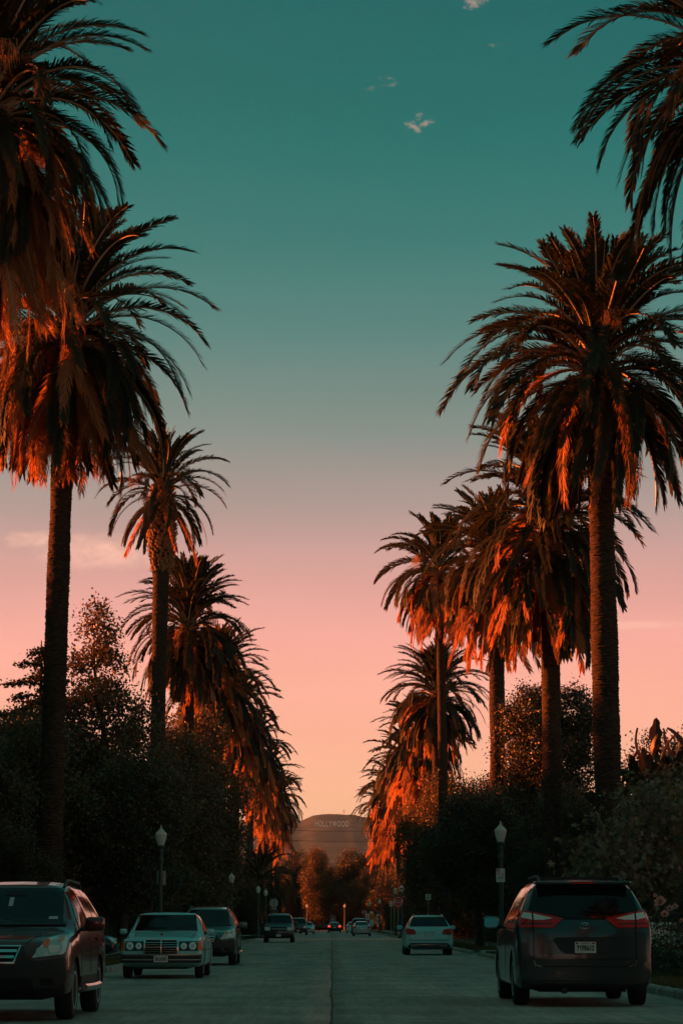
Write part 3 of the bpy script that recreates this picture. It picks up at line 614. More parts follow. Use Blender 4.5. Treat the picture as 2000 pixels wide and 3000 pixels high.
for k, y in enumerate([149, 158, 167, 176, 184, 214, 223, 232, 241, 250, 259, 268, 278, 288, 298, 308, 318, 328, 338, 348, 358, 368, 378, 390, 402, 414, 424]):  # second row, added to block the low sun from the left
    tree('bushy' if k % 4 else 'street', 'dark tree added deep behind the left palms to block the sun', RND.uniform(-20, -17), y, RND.uniform(1.05, 1.32) * (1 if k % 4 else 1.2), RND.uniform(0, 6), group='second row of trees added on the left to block the sun')
tree('ficus', 'tall rounded dark tree standing behind the thick right palm trunks', 11.7, 131, 1.0, 0)
tree('lobed', 'young tree with big pale lobed leaves overhanging the minivan', 9.0, 70, .84, .5)
tree('lobed', 'second lobed leaf tree half outside the right frame edge', 11.4, 74, .70, 2.4)
tree('street', 'small dark street tree beyond the driveway on the right', 7.0, 116, .84, .2)
tree('street', 'dark bushy street tree behind the white estate car', 9.5, 150, 1.14, 1.9)
tree('loose', 'loose twiggy tree below the round headed palm', 8.0, 176, 1.22, 3.3)
tree('bushy', 'broad dark tree behind the slender palm trunk', 11.2, 186, .9, 1.1)
for k, (x, y, s, rz) in enumerate([(12.6, 84, .62, .4), (13.8, 100, .75, 1.4), (10.9, 112, .62, 2.8), (12.6, 152, .8, 3.6), (12.4, 216, .8, .8), (11.6, 240, .78, 2), (12.2, 262, .85, 4.2), (11.6, 288, .8, 5), (11.8, 315, .85, .3), (11.4, 345, .85, 1.8), (11.0, 378, .85, 3.1), (10.0, 412, .95, 2.2)]):
    tree('bushy' if k % 3 else 'street', 'dark garden tree behind the right palms, %s' % ['behind the lobed leaf trees', 'behind the large palm', 'left of the rounded tree', 'behind the rounded tree', 'just past the side street', 'behind the stop sign', 'behind the seventh palm', 'behind the eighth palm', 'between the eighth and ninth palm', 'behind the ninth palm', 'before the farthest palm', 'at the end of the row'][k], x, y, s * (1.2 if k % 3 == 0 else 1), rz, group='garden trees behind the right row')
# trees beyond the end of the road
tree('loose', 'tall tree at the end of the road lit orange by the sun', -2.5, 446, 1.2, .7, z=.5, sz=1.5)
for k, (x, y, s, rz, key) in enumerate([(4.2, 456, 1.22, 0, 'bushy'), (8.4, 460, 1.2, 2, 'bushy'), (-8.6, 450, .98, 3, 'loose'), (1.4, 466, .96, 4, 'bushy'), (-4.2, 467, 1.16, 1, 'bushy'), (15, 460, 1.2, 5, 'bushy'), (-13, 468, 1.1, 5, 'bushy'), (22, 462, 1.2, 2, 'bushy'), (-21, 468, 1.1, 2, 'bushy'), (2.0, 444.8, .9, 2.2, 'street'), (6.4, 446, 1.1, 3.2, 'loose'), (-8.8, 470, 1.1, 2.5, 'bushy'), (-9.5, 462.5, 1.0, .4, 'bushy'), (-16.5, 462, 1.1, 1.4, 'bushy'), (-24, 463, 1.15, 2.4, 'bushy'), (-31, 463, 1.15, 3.4, 'bushy'), (-6, 475, 1.25, 0, 'bushy'), (-14, 477, 1.3, 1, 'bushy'), (-22, 479, 1.35, 2, 'bushy'), (-31, 481, 1.4, 3, 'bushy')]):  # outer left and back-row trees are added to block the low sun
    tree(key, 'dark tree closing the far road end, %s' % ['just right of the hill gap', 'second right of the hill gap', 'small one left of the orange lit one', 'behind the very middle', 'behind the orange lit one', 'third on the right', 'third on the left', 'outermost on the right', 'outermost on the left', 'small round one in the middle', 'loose one at the right', 'second on the left', 'fourth on the left, added as sun block', 'fifth on the left, added as sun block', 'sixth on the left, added as sun block', 'seventh on the left, added as sun block', 'added back-row sun block behind the orange one', 'added back-row sun block, second left', 'added back-row sun block, third left', 'added back-row sun block, fourth left'][k], x, y, s, rz, group='trees across the far end', z=.5)
# unseen trees added on the left to keep the low sun off the street
for k in range(13):
    tree('bushy', 'tall dark tree added out of view left of the nearest palms to block sun', RND.uniform(-19, -17), 22 + 9.2 * k, RND.uniform(1.15, 1.4) * (1 if k < 6 else .72), RND.uniform(0, 6), group='sun-blocking trees added outside the left frame edge')
for k in range(25):  # taller unseen row, added to hold back more of the low sun
    tree('bushy', 'unseen tall dark tree added behind the left houses to block the sun', RND.uniform(-37, -34.5), 16 + 7.0 * k, RND.uniform(1.35, 1.5), RND.uniform(0, 6), group='sun-blocking trees added behind the left houses')
# the same street goes on behind the camera: its trees show in the car bodies and shade the fronts that face us
for k in range(26):
    sd = 1 if k % 2 else -1; y = 14 - 13.5 * (k // 2); tree('bushy', 'dark garden tree standing behind the camera along the street', sd * RND.uniform(11.5, 14), y, RND.uniform(.85, 1.05), RND.uniform(0, 6), group='garden trees behind the camera')
for k in range(9): tree('bushy', 'dark tree closing the street behind the camera', -32 + 8 * k, -176 + 4 * (k % 2), 1.25, k, group='trees across the street behind the camera')
for k in range(8):
    sd = 1 if k % 2 else -1; palm('tall date palm standing behind the camera', sd * 9.2, 20 - 30 * (k // 2), 21.5, 4.3, n_live=110, n_dead=90, skirt=2.2, res='lo', seed=60 + k, nstub=0, group='palms behind the camera')
for x, y, s in ((-20, 187, 1.15), (-28, 186.5, 1.2), (-37, 186, 1.2), (-22, 209, 1.2), (-30, 209, 1.25), (-38, 209.5, 1.25), (-48, 196, 1.3), (-52, 204, 1.3), (-34, 437, .9), (-42, 441, .9)): tree('bushy', 'dark tree added along the left side street to block the sun', x, y, s, x, group='sun-blocking trees added along the left side streets')  # trees added to cut the sun coming through the street gaps

# layered conifer
def conifer(label, x, y, H, seed):
    r = random.Random(seed); root = thing('cedar_tree', label, 'tree', (x, y, .1)); mb = MB(); mb.tube([(0, 0, -.1), (.1, 0, H * .5), (0, .1, H)], [.34, .22, .03], 9); C = []
    for k in range(64):
        u = (k + .5) / 64; z = 2.2 + (H - 2.6) * u; L = (5.6 * (1 - u) ** .8 + .5) * r.uniform(.7, 1.15); a = k * 2.39996 + r.uniform(-.3, .3); dz = .35 * L * .35
        pts = [Vector((math.cos(a) * L * q, math.sin(a) * L * q, z + dz * math.sin(q * 2.2) - .16 * L * q * q)) for q in (0, .35, .7, 1)]
        mb.tube(pts, [.07, .05, .03, .012], 4, cap=False)
        for q in np.linspace(.22, 1.02, int(5 + L * 3.2)):
            i = min(int(q * 2.9), 2); p = pts[i].lerp(pts[i + 1], min(1, q * 3 - i) if i else q / .35); C.append((p.x + r.gauss(0, .16), p.y + r.gauss(0, .16), p.z + r.gauss(0, .03)))
    mb.build('trunk', M['bark'], root, 50); obj('crown', leaf_cloud('cedar_needles', C, 22, .20, .20, M['needle'], seed, .30, hang=.5), root, kind='stuff'); return root
conifer('layered conifer with flat drooping branches at the far left', -15.7, 130, 16.2, 5)

# giant bird of paradise clumps
def paddle_mesh(seed):
    r = random.Random(seed); n = 11; V = []; F = []; mi = []
    ph = [(.0, 0), (.7, .02), (1.3, .1)]
    for i, (z, x) in enumerate(ph): V += [(x, -.025, z), (x, .025, z)]
    for i in range(2): F.append((2 * i, 2 * i + 1, 2 * i + 3, 2 * i + 2)); mi.append(0)
    for s in (1, -1):
        n0 = len(V); 
        for i in range(n + 1):
            u = i / n; z = 1.3 + 1.75 * u - .30 * u * u; x = .1 + .55 * u ** 2; w = .26 * math.sin(math.pi * min(1, .08 + u * .92)) ** .7 * (1 if r.random() > .3 else .72)
            V += [(x, 0, z), (x - .07, s * w, z + .06)]
        for i in range(n): F.append((n0 + 2 * i, n0 + 2 * i + 1, n0 + 2 * i + 3, n0 + 2 * i + 2)); mi.append(0)
    return np_mesh('paddle_leaf', V, F, M['paddle'], False, mi)
PAD = [paddle_mesh(i) for i in range(4)]
def bird_of_paradise(label, x, y, H, n, seed):
    r = random.Random(seed); root = thing('bird_of_paradise_plant', label, 'plant', (x, y, .1), 0, 'giant paddle leaf plants on the right')
    for k in range(4):
        a = k * 1.6; hx, hy = .5 * math.cos(a), .5 * math.sin(a); h = H - 2.2 - k * .9
        MB().tube([(hx * .6, hy * .6, -.1), (hx, hy, h * .5), (hx * 1.1, hy * 1.1, h)], [.12, .10, .09], 8).build('stem', M['palmbark'], root, 50)
        for j in range(n):
            fan = (j / (n - 1) - .5) * 2.3; obj('leaf', PAD[(j + k) % 4], root, (hx * 1.1, hy * 1.1, h - .15 + .05 * j), (fan * .8 * math.cos(a) + r.uniform(-.1, .1), fan * .9 * (1 if k % 2 else -1), r.uniform(0, 6.28)), r.uniform(.72, 1.0))
    return root
bird_of_paradise('tall paddle leaf plant right of the thick trunk', 11.8, 93, 8.3, 11, 1)
bird_of_paradise('tall paddle leaf plant at the right frame edge', 13.8, 95, 8.5, 11, 2)

# clipped hedges, long low masses of leaves
def hedge(label, x, y, lx, ly, h, seed, mat='leaf_dark', n=None):
    root = thing('hedge', label, 'hedge', (x, y, .1)); r = np.random.default_rng(seed); n = n or int(lx * ly * h * 9 + 60)
    C = np.stack([r.uniform(-lx / 2, lx / 2, n), r.uniform(-ly / 2, ly / 2, n), r.uniform(.1, h, n)], 1)
    MB().box((-lx * .4, -ly * .48, 0), (lx * .4, ly * .48, h * .82)).build('stems', M['bark'], root)
    obj('leaves', leaf_cloud('hedge_leaves', C, 26, .16, .11, M[mat], seed), root, kind='stuff')
hedge('low dark hedge behind the minivan at the right edge', 8.0, 53, 2.4, 13, .62, 1)
hedge('dense dark hedge along the left gardens, near stretch', -12.2, 106, 1.6, 60, 2.6, 2, n=1500)
hedge('dense dark hedge along the left gardens, middle stretch', -13.4, 163, 1.6, 48, 3.0, 3, n=1100)
hedge('dense dark hedge along the left gardens, beyond the side street', -12.8, 318, 1.6, 220, 3.4, 4, n=2400)
hedge('dense dark hedge along the right gardens, near stretch', 13.2, 96, 1.6, 62, 2.6, 5, n=1500)
hedge('dense dark hedge along the right gardens, middle stretch', 12.8, 160, 1.6, 54, 3.0, 6, n=1200)
hedge('dense dark hedge along the right gardens, beyond the side street', 12.6, 318, 1.6, 220, 3.4, 7, n=2400)
hedge('tall hedge across the far end of the road', 0, 451, 60, 1.8, 4.2, 8, n=2600)
# ------------------------------------------------------------------ unseen houses added on the left to keep the low sun off the road
def house(label, x, y, wx, wy, h, wall='stucco', rz=0.0, group='houses added behind the left gardens to block the sun'):
    r = thing('house', label, 'house', (x, y, .12), rz, group)
    w = MB().box((-wx / 2, -wy / 2, -.3), (wx / 2, wy / 2, h)).build('wall', M[wall], r)
    o = .6; a, c = wx / 2 + o, wy / 2 + o; rh = 2.4; k = max(.5, c - a)
    rf = MB().add([(-a, -c, h), (a, -c, h), (a, c, h), (-a, c, h), (0, -k, h + rh), (0, k, h + rh)], [(0, 1, 4), (1, 2, 5, 4), (2, 3, 5), (3, 0, 4, 5), (3, 2, 1, 0)]).build('roof', M['rooftile'], r)
    MB().box((-.4, k * .3, h + rh * .6), (.4, k * .3 + .8, h + rh + .9)).build('chimney', M[wall], rf)
    for s in (1, -1):
        for z in ((1.0, 3.9) if h > 5 else (1.0,)):
            for q in (-.34, 0, .34):
                if q == 0 and z < 2 and s > 0: continue
                wd = MB().box((s * wx / 2 - .04, q * wy - .62, z - .07), (s * wx / 2 + .05, q * wy + .62, z + 1.42)).build('window', M['whitepaint'], r)
                MB().box((s * wx / 2 - .03, q * wy - .54, z), (s * wx / 2 + .058, q * wy + .54, z + 1.34)).build('pane', M['window'], wd)
    d = MB().box((wx / 2 - .04, -.5, 0), (wx / 2 + .06, .5, 2.1)).build('door', M['wood'], r)
    MB().ball((wx / 2 + .1, .4, 1.0), .04, 8, 6).build('handle', M['galv'], d)
    return r
for k, (y, wy, h) in enumerate([(26.5, 19, 6.4), (47, 19.6, 6.8), (67.5, 19.6, 6.2), (88, 19.6, 6.4), (108.5, 19.6, 6.8), (129, 19.6, 6.2), (149.5, 19.6, 6.4), (171.5, 22, 6.8), (222, 24, 6.2), (248, 26, 6.4), (276, 27, 6.8), (306, 30, 6.2), (342, 38, 6.4), (390, 52, 6.8)]):
    house('stucco house with tiled roof added as sun block behind left garden trees, %s' % ['nearest the camera', 'second in the row', 'third in the row', 'beside the driveway', 'behind the layered conifer', 'beyond the conifer', 'last but one before the side street', 'at the side street corner', 'first past the side street', 'behind the young palm', 'behind the seventh palm', 'before the eighth palm', 'past the eighth palm', 'last at the end of the road'][k], -27, y, 12, wy, h)
for k in range(9): house('stucco house with tiled roof added behind the camera to block the sun', -27, 6 - 20.5 * k, 12, 19.6, 6.4, group='houses added behind the camera to block the sun')  # added so that no sun reaches the road behind the camera
# ------------------------------------------------------------------ street lamps
LG = 'old ornamental street lamps'
def lathe_mesh(name, prof, mat, n=16, smooth=40):
    return MB().lathe(prof, n).mesh(name, mat, smooth)
LAMP = [('base', lathe_mesh('base', [(.20, 0), (.20, .12), (.17, .16), (.17, .62), (.19, .66), (.19, .72), (.13, .80), (.12, .95), (.135, .98), (.135, 1.04), (.10, 1.12)], M['post'])),
        ('shaft', lathe_mesh('shaft', [(.085, 1.10), (.082, 1.6), (.072, 2.8), (.066, 3.30)], M['post'], 12)),
        ('collar', lathe_mesh('collar', [(.066, 3.30), (.10, 3.34), (.10, 3.40), (.075, 3.44), (.07, 3.62), (.105, 3.68), (.105, 3.72), (.08, 3.74), (.075, 3.80), (.14, 3.86), (.14, 3.90), (.115, 3.92)], M['post'])),
        ('globe', lathe_mesh('globe', [(.115, 3.92), (.135, 3.98), (.185, 4.14), (.205, 4.26), (.215, 4.31), (.205, 4.345), (.12, 4.44), (.075, 4.475), (.07, 4.50), (.035, 4.53)], M['globe'], 20)),
        ('finial', lathe_mesh('finial', [(.035, 4.53), (.042, 4.55), (.02, 4.575), (.018, 4.62), (.006, 4.66)], M['globe'], 8))]
def lamp(label, x, y, s=1.0):
    r = thing('street_lamp', label, 'street lamp', (x, y, .11), RND.uniform(0, 6), LG); r.scale = (s, s, s)
    for n, me in LAMP: obj(n, me, r)
    return r
lamp('street lamp with a blank sign back on its post, behind the old saloon', -5.95, 85, .96)
lamp('street lamp behind the dark grey car, in front of a palm trunk', -5.9, 144, .88)
lamp('street lamp just left of the back of the stop sign', -6.4, 213, .95)
lamp('street lamp glowing pinkish right above the back of the stop sign', -6.05, 224, .92)
lamp('street lamp carrying the parking sign, left of the minivan roof', 5.95, 86, 1.0)
lamp('pink lit street lamp above the red stop sign', 6.05, 212, .97)
lamp('pale street lamp left behind the red stop sign', 5.95, 229, .97)
lamp('slim pale street lamp far off on the left, beside the dark pickup', -4.4, 436, 1.0)
lamp('slim pale street lamp far off right of the moving car', 2.3, 436, 1.0)
lamp('far street lamp left of the orange work signs', 5.9, 382, .98)
lamp('far street lamp right above the orange work signs', 6.6, 338, .98)

# ------------------------------------------------------------------ signs
def rrect(w, h, r=.02, n=4):
    P = []
    for cx, cz, a0 in ((w / 2 - r, h / 2 - r, 0), (-w / 2 + r, h / 2 - r, 90), (-w / 2 + r, -h / 2 + r, 180), (w / 2 - r, -h / 2 + r, 270)):
        P += [(cx + r * math.cos(R(a0 + 90 * k / n)), cz + r * math.sin(R(a0 + 90 * k / n))) for k in range(n + 1)]
    return P
def sign_post(root, h, r=.028): MB().tube([(0, .045, -.1), (0, .045, h)], r, 8).build('post', M['galv'], root)
# parking sign strapped to the right lamp
pk = thing('parking_sign', 'small white no parking sign with red print on the right lamp post', 'sign', (5.925, 85.87, 2.86))
MB().prism(rrect(.31, .48, .03), 0, .006).build('plate', M['whitepaint'], pk)
MB().box((-.1, .006, .12), (.14, .03, .15)).box((-.1, .006, -.16), (.14, .03, -.13)).build('bracket', M['galv'], pk)
fr = MB()
for a, b in (((-.145, .10), (-.13, .225)), ((-.04, .10), (-.025, .225)), ((-.145, .21), (-.025, .225)), ((-.145, .10), (-.025, .115))): fr.box((a[0], -.004, a[1]), (b[0], .001, b[1]))
fr.build('symbol_frame', M['redpaint'], pk)
obj('symbol_letter', text_mesh('symbol_letter', 'P', .11, .004, M['ink']), pk, (-.085, -.003, .163))
MB().add([(-.135, -.007, .205), (-.125, -.007, .215), (-.035, -.007, .12), (-.045, -.007, .11)], [(0, 1, 2, 3)]).build('symbol_slash', M['redpaint'], pk)
obj('lettering', text_mesh('lettering', 'PARKING', .075, .004, M['redpaint'], .86), pk, (0, -.003, .035))
ln = MB()
for z, a, b in ((-.055, -.10, -.02), (-.055, .02, .11), (-.10, -.11, .10), (-.135, -.08, .09)): ln.box((a, -.004, z), (b, .001, z + .018))
ln.build('small_print', M['greyink'], pk); MB().lathe([(.012, -.004), (.012, .001)], 8, axis='y', c=(0, 0, -.195)).build('bolt', M['ink'], pk)
# back of a sign on the left lamp
bs = thing('sign_back', 'grey back of a small sign strapped to the left lamp post', 'sign', (-5.93, 85.13, 2.76))
MB().prism(rrect(.31, .47, .03), 0, .006).build('plate', M['signback'], bs)
MB().box((-.12, -.02, .10), (.12, 0, .13)).box((-.12, -.02, -.14), (.12, 0, -.11)).build('bracket', M['galv'], bs)
def octagon(r): return [(r * math.cos(R(22.5 + 45 * k)), r * math.sin(R(22.5 + 45 * k))) for k in range(8)]
def stop_sign(label, x, y, z, R_=.41, back=False, plaque=True):
    r = thing('stop_sign', label, 'stop sign', (x, y, .11), math.pi if back else 0, 'stop signs'); sign_post(r, z + R_)
    MB().prism(octagon(R_), 0, .008).build('rim', M['signback'] if back else M['whitepaint'], r, loc=(0, 0, z))
    MB().prism(octagon(R_ * .93), -.004, .001).build('face', M['redpaint'], r, loc=(0, 0, z))
    obj('lettering', text_mesh('lettering', 'STOP', .40 * R_ / .41, .003, M['whitepaint'], .78), r, (0, -.006, z))
    if plaque: MB().prism(rrect(.46, .15), 0, .008).build('plaque', M['signback'] if back else M['redpaint'], r, loc=(0, 0, z - R_ - .09))
    return r
stop_sign('red stop sign facing the viewer on the right corner', 5.72, 211.0, 2.96)
stop_sign('back of a stop sign seen grey on the left corner', -5.15, 218, 2.90, back=True)
stop_sign('tiny far red stop sign left of the orange work signs', 5.2, 392, 2.9)
# other small signs along the right side
def small_sign(label, x, y, z, w, h, mat='whitepaint', dark=True):
    r = thing('street_sign', label, 'sign', (x, y, .11), 0, 'small street signs'); sign_post(r, z + h / 2)
    MB().prism(rrect(w, h), 0, .006).build('plate', M[mat], r, loc=(0, 0, z))
    if dark: MB().box((-w * .2, -.004, z + h * .1), (w * .22, .001, z + h * .3)).build('symbol', M['redpaint'], r); MB().box((-w * .3, -.004, z - h * .32), (w * .3, .001, z - h * .02)).build('small_print', M['greyink'], r)
    return r
small_sign('narrow white parking sign left of the stop sign', 5.15, 213, 2.80, .26, .44)
small_sign('square white sign half hidden by leaves, above the white estate car', 6.3, 160, 2.80, .34, .36)
small_sign('white sign panel far off below the far stop sign', 5.25, 360, 2.1, .55, .9)
small_sign('white sign panel far off at the kerb', 6.7, 352, 1.7, .6, 1.6)
wk = thing('work_sign', 'orange and white road work signs stacked on one stand, far right', 'sign', (5.6, 345, .11)); sign_post(wk, 2.7)
MB().prism(rrect(.62, .42), 0, .008).build('orange_panel', M['orangepaint'], wk, loc=(.08, 0, 2.3)); MB().prism(rrect(.6, .26), 0, .008).build('orange_panel', M['orangepaint'], wk, loc=(0, 0, 1.85))
MB().prism(rrect(.5, .3), 0, .008).build('white_panel', M['whitepaint'], wk, loc=(0, 0, 2.66)); MB().prism(rrect(.55, .8), 0, .008).build('white_panel', M['whitepaint'], wk, loc=(0, 0, 1.27))
MB().tube([(-.5, 0, 0), (0, .045, .6), (.5, 0, 0)], .025, 6).build('feet', M['galv'], wk)
sp = thing('thin_pole', 'thin brown pole catching the sun left of the stop sign', 'pole', (5.62, 222, .1))
MB().tube([(0, 0, 0), (0, 0, 4.9)], .045, 8).build('rod', M['drach'], sp)
# blue portable toilet beyond the end street
pt = thing('portable_toilet', 'blue portable toilet with rounded roof at the far end', 'portable toilet', (.2, 446.2, .55))
MB().box((-.56, -.56, 0), (.56, .56, 2.0), bev=.03).build('cabin', M['bluepl'], pt)
MB().add([(.6 * math.cos(a), y_, 2.0 + .32 * math.sin(a)) for y_ in (-.6, .6) for a in np.linspace(0, math.pi, 9)], [tuple(range(9)), tuple(range(17, 8, -1))] + [(i, i + 1, i + 10, i + 9) for i in range(8)] + [(0, 9, 17, 8)]).build('roof', M['bluepl'], pt)
dr = MB().box((-.42, -.60, .12), (.42, -.562, 1.88)).build('door', M['bluepl'], pt); MB().box((-.15, -.61, 1.35), (.15, -.601, 1.5)).build('label_plate', M['greypl'], dr)

# wires across the far end with their poles
for k, (x, lab) in enumerate([(-13.5, 'left'), (13.2, 'right')]):
    p = thing('utility_pole', 'dark wooden utility pole hidden among the %s trees' % lab, 'utility pole', (x, 330, 0)); MB().tube([(0, 0, -.2), (0, 0, 15)], [.16, .11], 9).build('pole', M['wood'], p)
    MB().box((-.06, -1.2, 13.6), (.06, 1.2, 13.75)).build('cross_arm', M['wood'], p)
def wire(label, z0, z1, sag):
    w = thing('wire', label, 'cable', (0, 330, 0), 0, 'wires crossing above the far road'); pts = [(-13.5 + 26.7 * u, 0, z0 + (z1 - z0) * u - sag * 4 * u * (1 - u)) for u in np.linspace(0, 1, 25)]
    MB().tube(pts, .024, 5).build('strand', M['cable'], w); return w
wire('upper dark wire crossing in front of the hill', 14.2, 13.9, .5); wire('lower dark wire crossing in front of the hill', 12.9, 12.5, .5)

# low white block wall and roses behind the minivan
wl = thing('garden_wall', 'low white block wall behind the roses at the right edge', 'wall', (10.3, 66, .1)); wl['kind'] = 'thing'
MB().box((-2.4, .03, -.1), (2.4, .22, 1.12)).build('core', M['greyink'], wl)
bl = MB().box((-.19, -.02, -.085), (.19, .25, .085), bev=.015).mesh('block', M['whitepaint'])
for j in range(6):
    for k in range(12): obj('block', bl, wl, (-2.2 + .4 * k + (.2 if j % 2 else 0) + RND.uniform(-.01, .01), RND.uniform(-.012, .012), .1 + .185 * j), (0, RND.uniform(-.03, .03), 0), (1, 1, RND.uniform(.93, 1.03)))
def rose_mesh(seed):
    r = random.Random(seed); mb = MB()
    for k in range(22):
        a = k * 2.4; t = k / 22; rad = .02 + .055 * t; tilt = .2 + 1.1 * t; c = Vector((math.cos(a) * rad, math.sin(a) * rad, .06 - .05 * t)); o = Vector((math.cos(a) * math.sin(tilt), math.sin(a) * math.sin(tilt), math.cos(tilt))); s = Vector((-math.sin(a), math.cos(a), 0)); l = .035 + .035 * t
        mb.add([c - s * l * .4 - o * l * .4, c + s * l * .4 - o * l * .4, c + s * l * .65 + o * l * .4, c + o * l * .75, c - s * l * .65 + o * l * .4], [(0, 1, 2, 3, 4)])
    return mb.mesh('rose_blossom', M['petal'])
rs = thing('rose_bush', 'rose bush with pink blossoms beside the minivan', 'plant', (8.05, 60, .1)); st = MB()
heads = [(0.0, 0, 1.60, 1.25), (.24, .1, 1.44, .75), (.34, -.1, 1.48, .7), (.08, -.1, 1.30, .85), (-.12, .1, 1.76, .45), (.5, 0, 1.15, .5), (-.25, .1, 1.2, .5)]
for k, (x, y, z, s) in enumerate(heads): st.tube([(x * .2, y * .2, -.1), (x * .7, y, z * .55), (x, y, z)], [.015, .01, .006], 5)
st.build('stems', M['bark'], rs); RM = [rose_mesh(1), rose_mesh(2)]
for k, (x, y, z, s) in enumerate(heads): obj('blossom', RM[k % 2], rs, (x, y, z), (R(60), 0, RND.uniform(-.6, .6)), s * 1.15)
obj('leaves', leaf_cloud('rose_leaves', [(RND.uniform(-.5, .6), RND.uniform(-.3, .3), RND.uniform(.3, 1.35)) for _ in range(60)], 9, .1, .08, M['leaf_dark'], 9), rs, kind='stuff')
# shrubs under the lobed leaf tree and along the garden edge on the right, left of the parked cars
for k, (lab, x, y, s, key) in enumerate([('low dark shrub behind the minivan left wheel', 9.6, 84, .34, 'bushy'), ('low dark shrub right of the minivan', 9.4, 62, .22, 'bushy'), ('dark shrub beside the white estate car', 9.8, 108, .42, 'bushy'), ('dark shrub under the young palm on the left', -8.2, 231, .4, 'bushy'), ('dark shrub behind the dark grey car', -9.0, 118, .36, 'bushy'), ('dark shrub behind the old saloon', -9.6, 72, .34, 'bushy'), ('dark shrub left of the back of the stop sign', -9.5, 150, .45, 'bushy')]):
    tree(key, lab, x, y, s, k * 1.3, cat='shrub', name='garden_shrub')
# ------------------------------------------------------------------ vehicles
def paint(name, c, rough=.28, metal=.35, coat=.8): return material(name, c, rough, metal, .5, coat)
P = {'maroon': paint('paint_maroon', (0.11, 0.012, 0.010), .26, .3), 'paleblue': paint('paint_pale_blue', (0.29, 0.60, 0.60), .35, .1, .5), 'greygreen': paint('paint_grey', (0.10, 0.12, 0.115)),
     'darkgrey': paint('paint_dark_grey', (0.030, 0.048, 0.050)), 'silver': paint('paint_silver', (0.34, 0.45, 0.45), .3, .5), 'white': paint('paint_white', (0.42, 0.69, 0.68), .3, 0, .6), 'black': paint('paint_black', (0.012, 0.012, 0.013)), 'teal': paint('paint_dark_blue', (0.03, 0.055, 0.065))}
C = {'glass': material('car_glass', (0.006, 0.009, 0.009), 0.05, spec=0.32), 'trim': material('black_trim', (0.018, 0.019, 0.019), 0.6), 'rubber': material('tyre_rubber', (0.016, 0.016, 0.016), 0.85, bump=(60, .3, .01)),
     'chrome': material('chrome', (0.62, 0.63, 0.62), 0.18, metal=1.0), 'alloy': material('alloy', (0.60, 0.61, 0.60), 0.35, metal=0.4), 'red': material('tail_lens_red', (0.66, 0.010, 0.008), 0.15, spec=.4, coat=.2),
     'clear': material('lamp_lens_clear', (0.80, 0.78, 0.72), 0.15, spec=.8, coat=.5), 'bowl': material('lamp_reflector', (0.55, 0.56, 0.53), 0.25, metal=.3), 'amber': material('indicator_amber', (0.95, 0.13, 0.014), 0.2, spec=.6, coat=.4),
     'seam': material('panel_gap', (0.006, 0.006, 0.006), 0.9), 'plate': M['whitepaint'], 'lit': material('tail_lamp_lit', (0.5, 0.02, 0.01), .3, emit=((1.0, 0.045, 0.02), 0.55)), 'dash': material('interior_dark', (0.02, 0.022, 0.022), .8), 'mirror': material('mirror_silver', (0.22, 0.25, 0.26), 0.05, metal=1.0), 'paper': material('paper_tag', (0.55, .53, .48), .8)}

def wheel_meshes(r, w, spokes):
    tp = [(r * .62, -w / 2 + .01), (r * .80, -w / 2), (r * .95, -w / 2 + .012), (r, -w / 2 + .04), (r, w / 2 - .04), (r * .95, w / 2 - .012), (r * .80, w / 2), (r * .62, w / 2 - .01)]
    ty = MB().lathe(tp, 36, axis='x').mesh('tyre', C['rubber'], 40)
    rim = MB(); rim.lathe([(r * .66, w / 2 - .05), (r * .66, w / 2 - .004), (r * .60, w / 2 - .004), (r * .59, w / 2 - .05)], 30, axis='x')
    rim.lathe([(.02, w / 2 - .012), (r * .17, w / 2 - .015), (r * .18, w / 2 - .05)], 14, axis='x')
    for k in range(spokes):
        a = 2 * math.pi * k / spokes; da = .75 / spokes * 1.3
        pt = lambda rr, an, x: (x, rr * math.cos(an), rr * math.sin(an))
        rim.add([pt(r * .13, a - da * 1.5, w / 2 - .018), pt(r * .13, a + da * 1.5, w / 2 - .018), pt(r * .63, a + da * .62, w / 2 - .012), pt(r * .63, a - da * .62, w / 2 - .012), pt(r * .13, a - da * 1.5, w / 2 - .06), pt(r * .13, a + da * 1.5, w / 2 - .06), pt(r * .63, a + da * .62, w / 2 - .06), pt(r * .63, a - da * .62, w / 2 - .06)],
                [(0, 1, 2, 3), (0, 4, 5, 1), (1, 5, 6, 2), (2, 6, 7, 3), (3, 7, 4, 0)])
    well = MB().lathe([(r * .64, w / 2 - .07), (.01, w / 2 - .07)], 24, axis='x').mesh('wheel_well', C['trim'])
    return ty, rim.mesh('rim', C['alloy'], 30), well

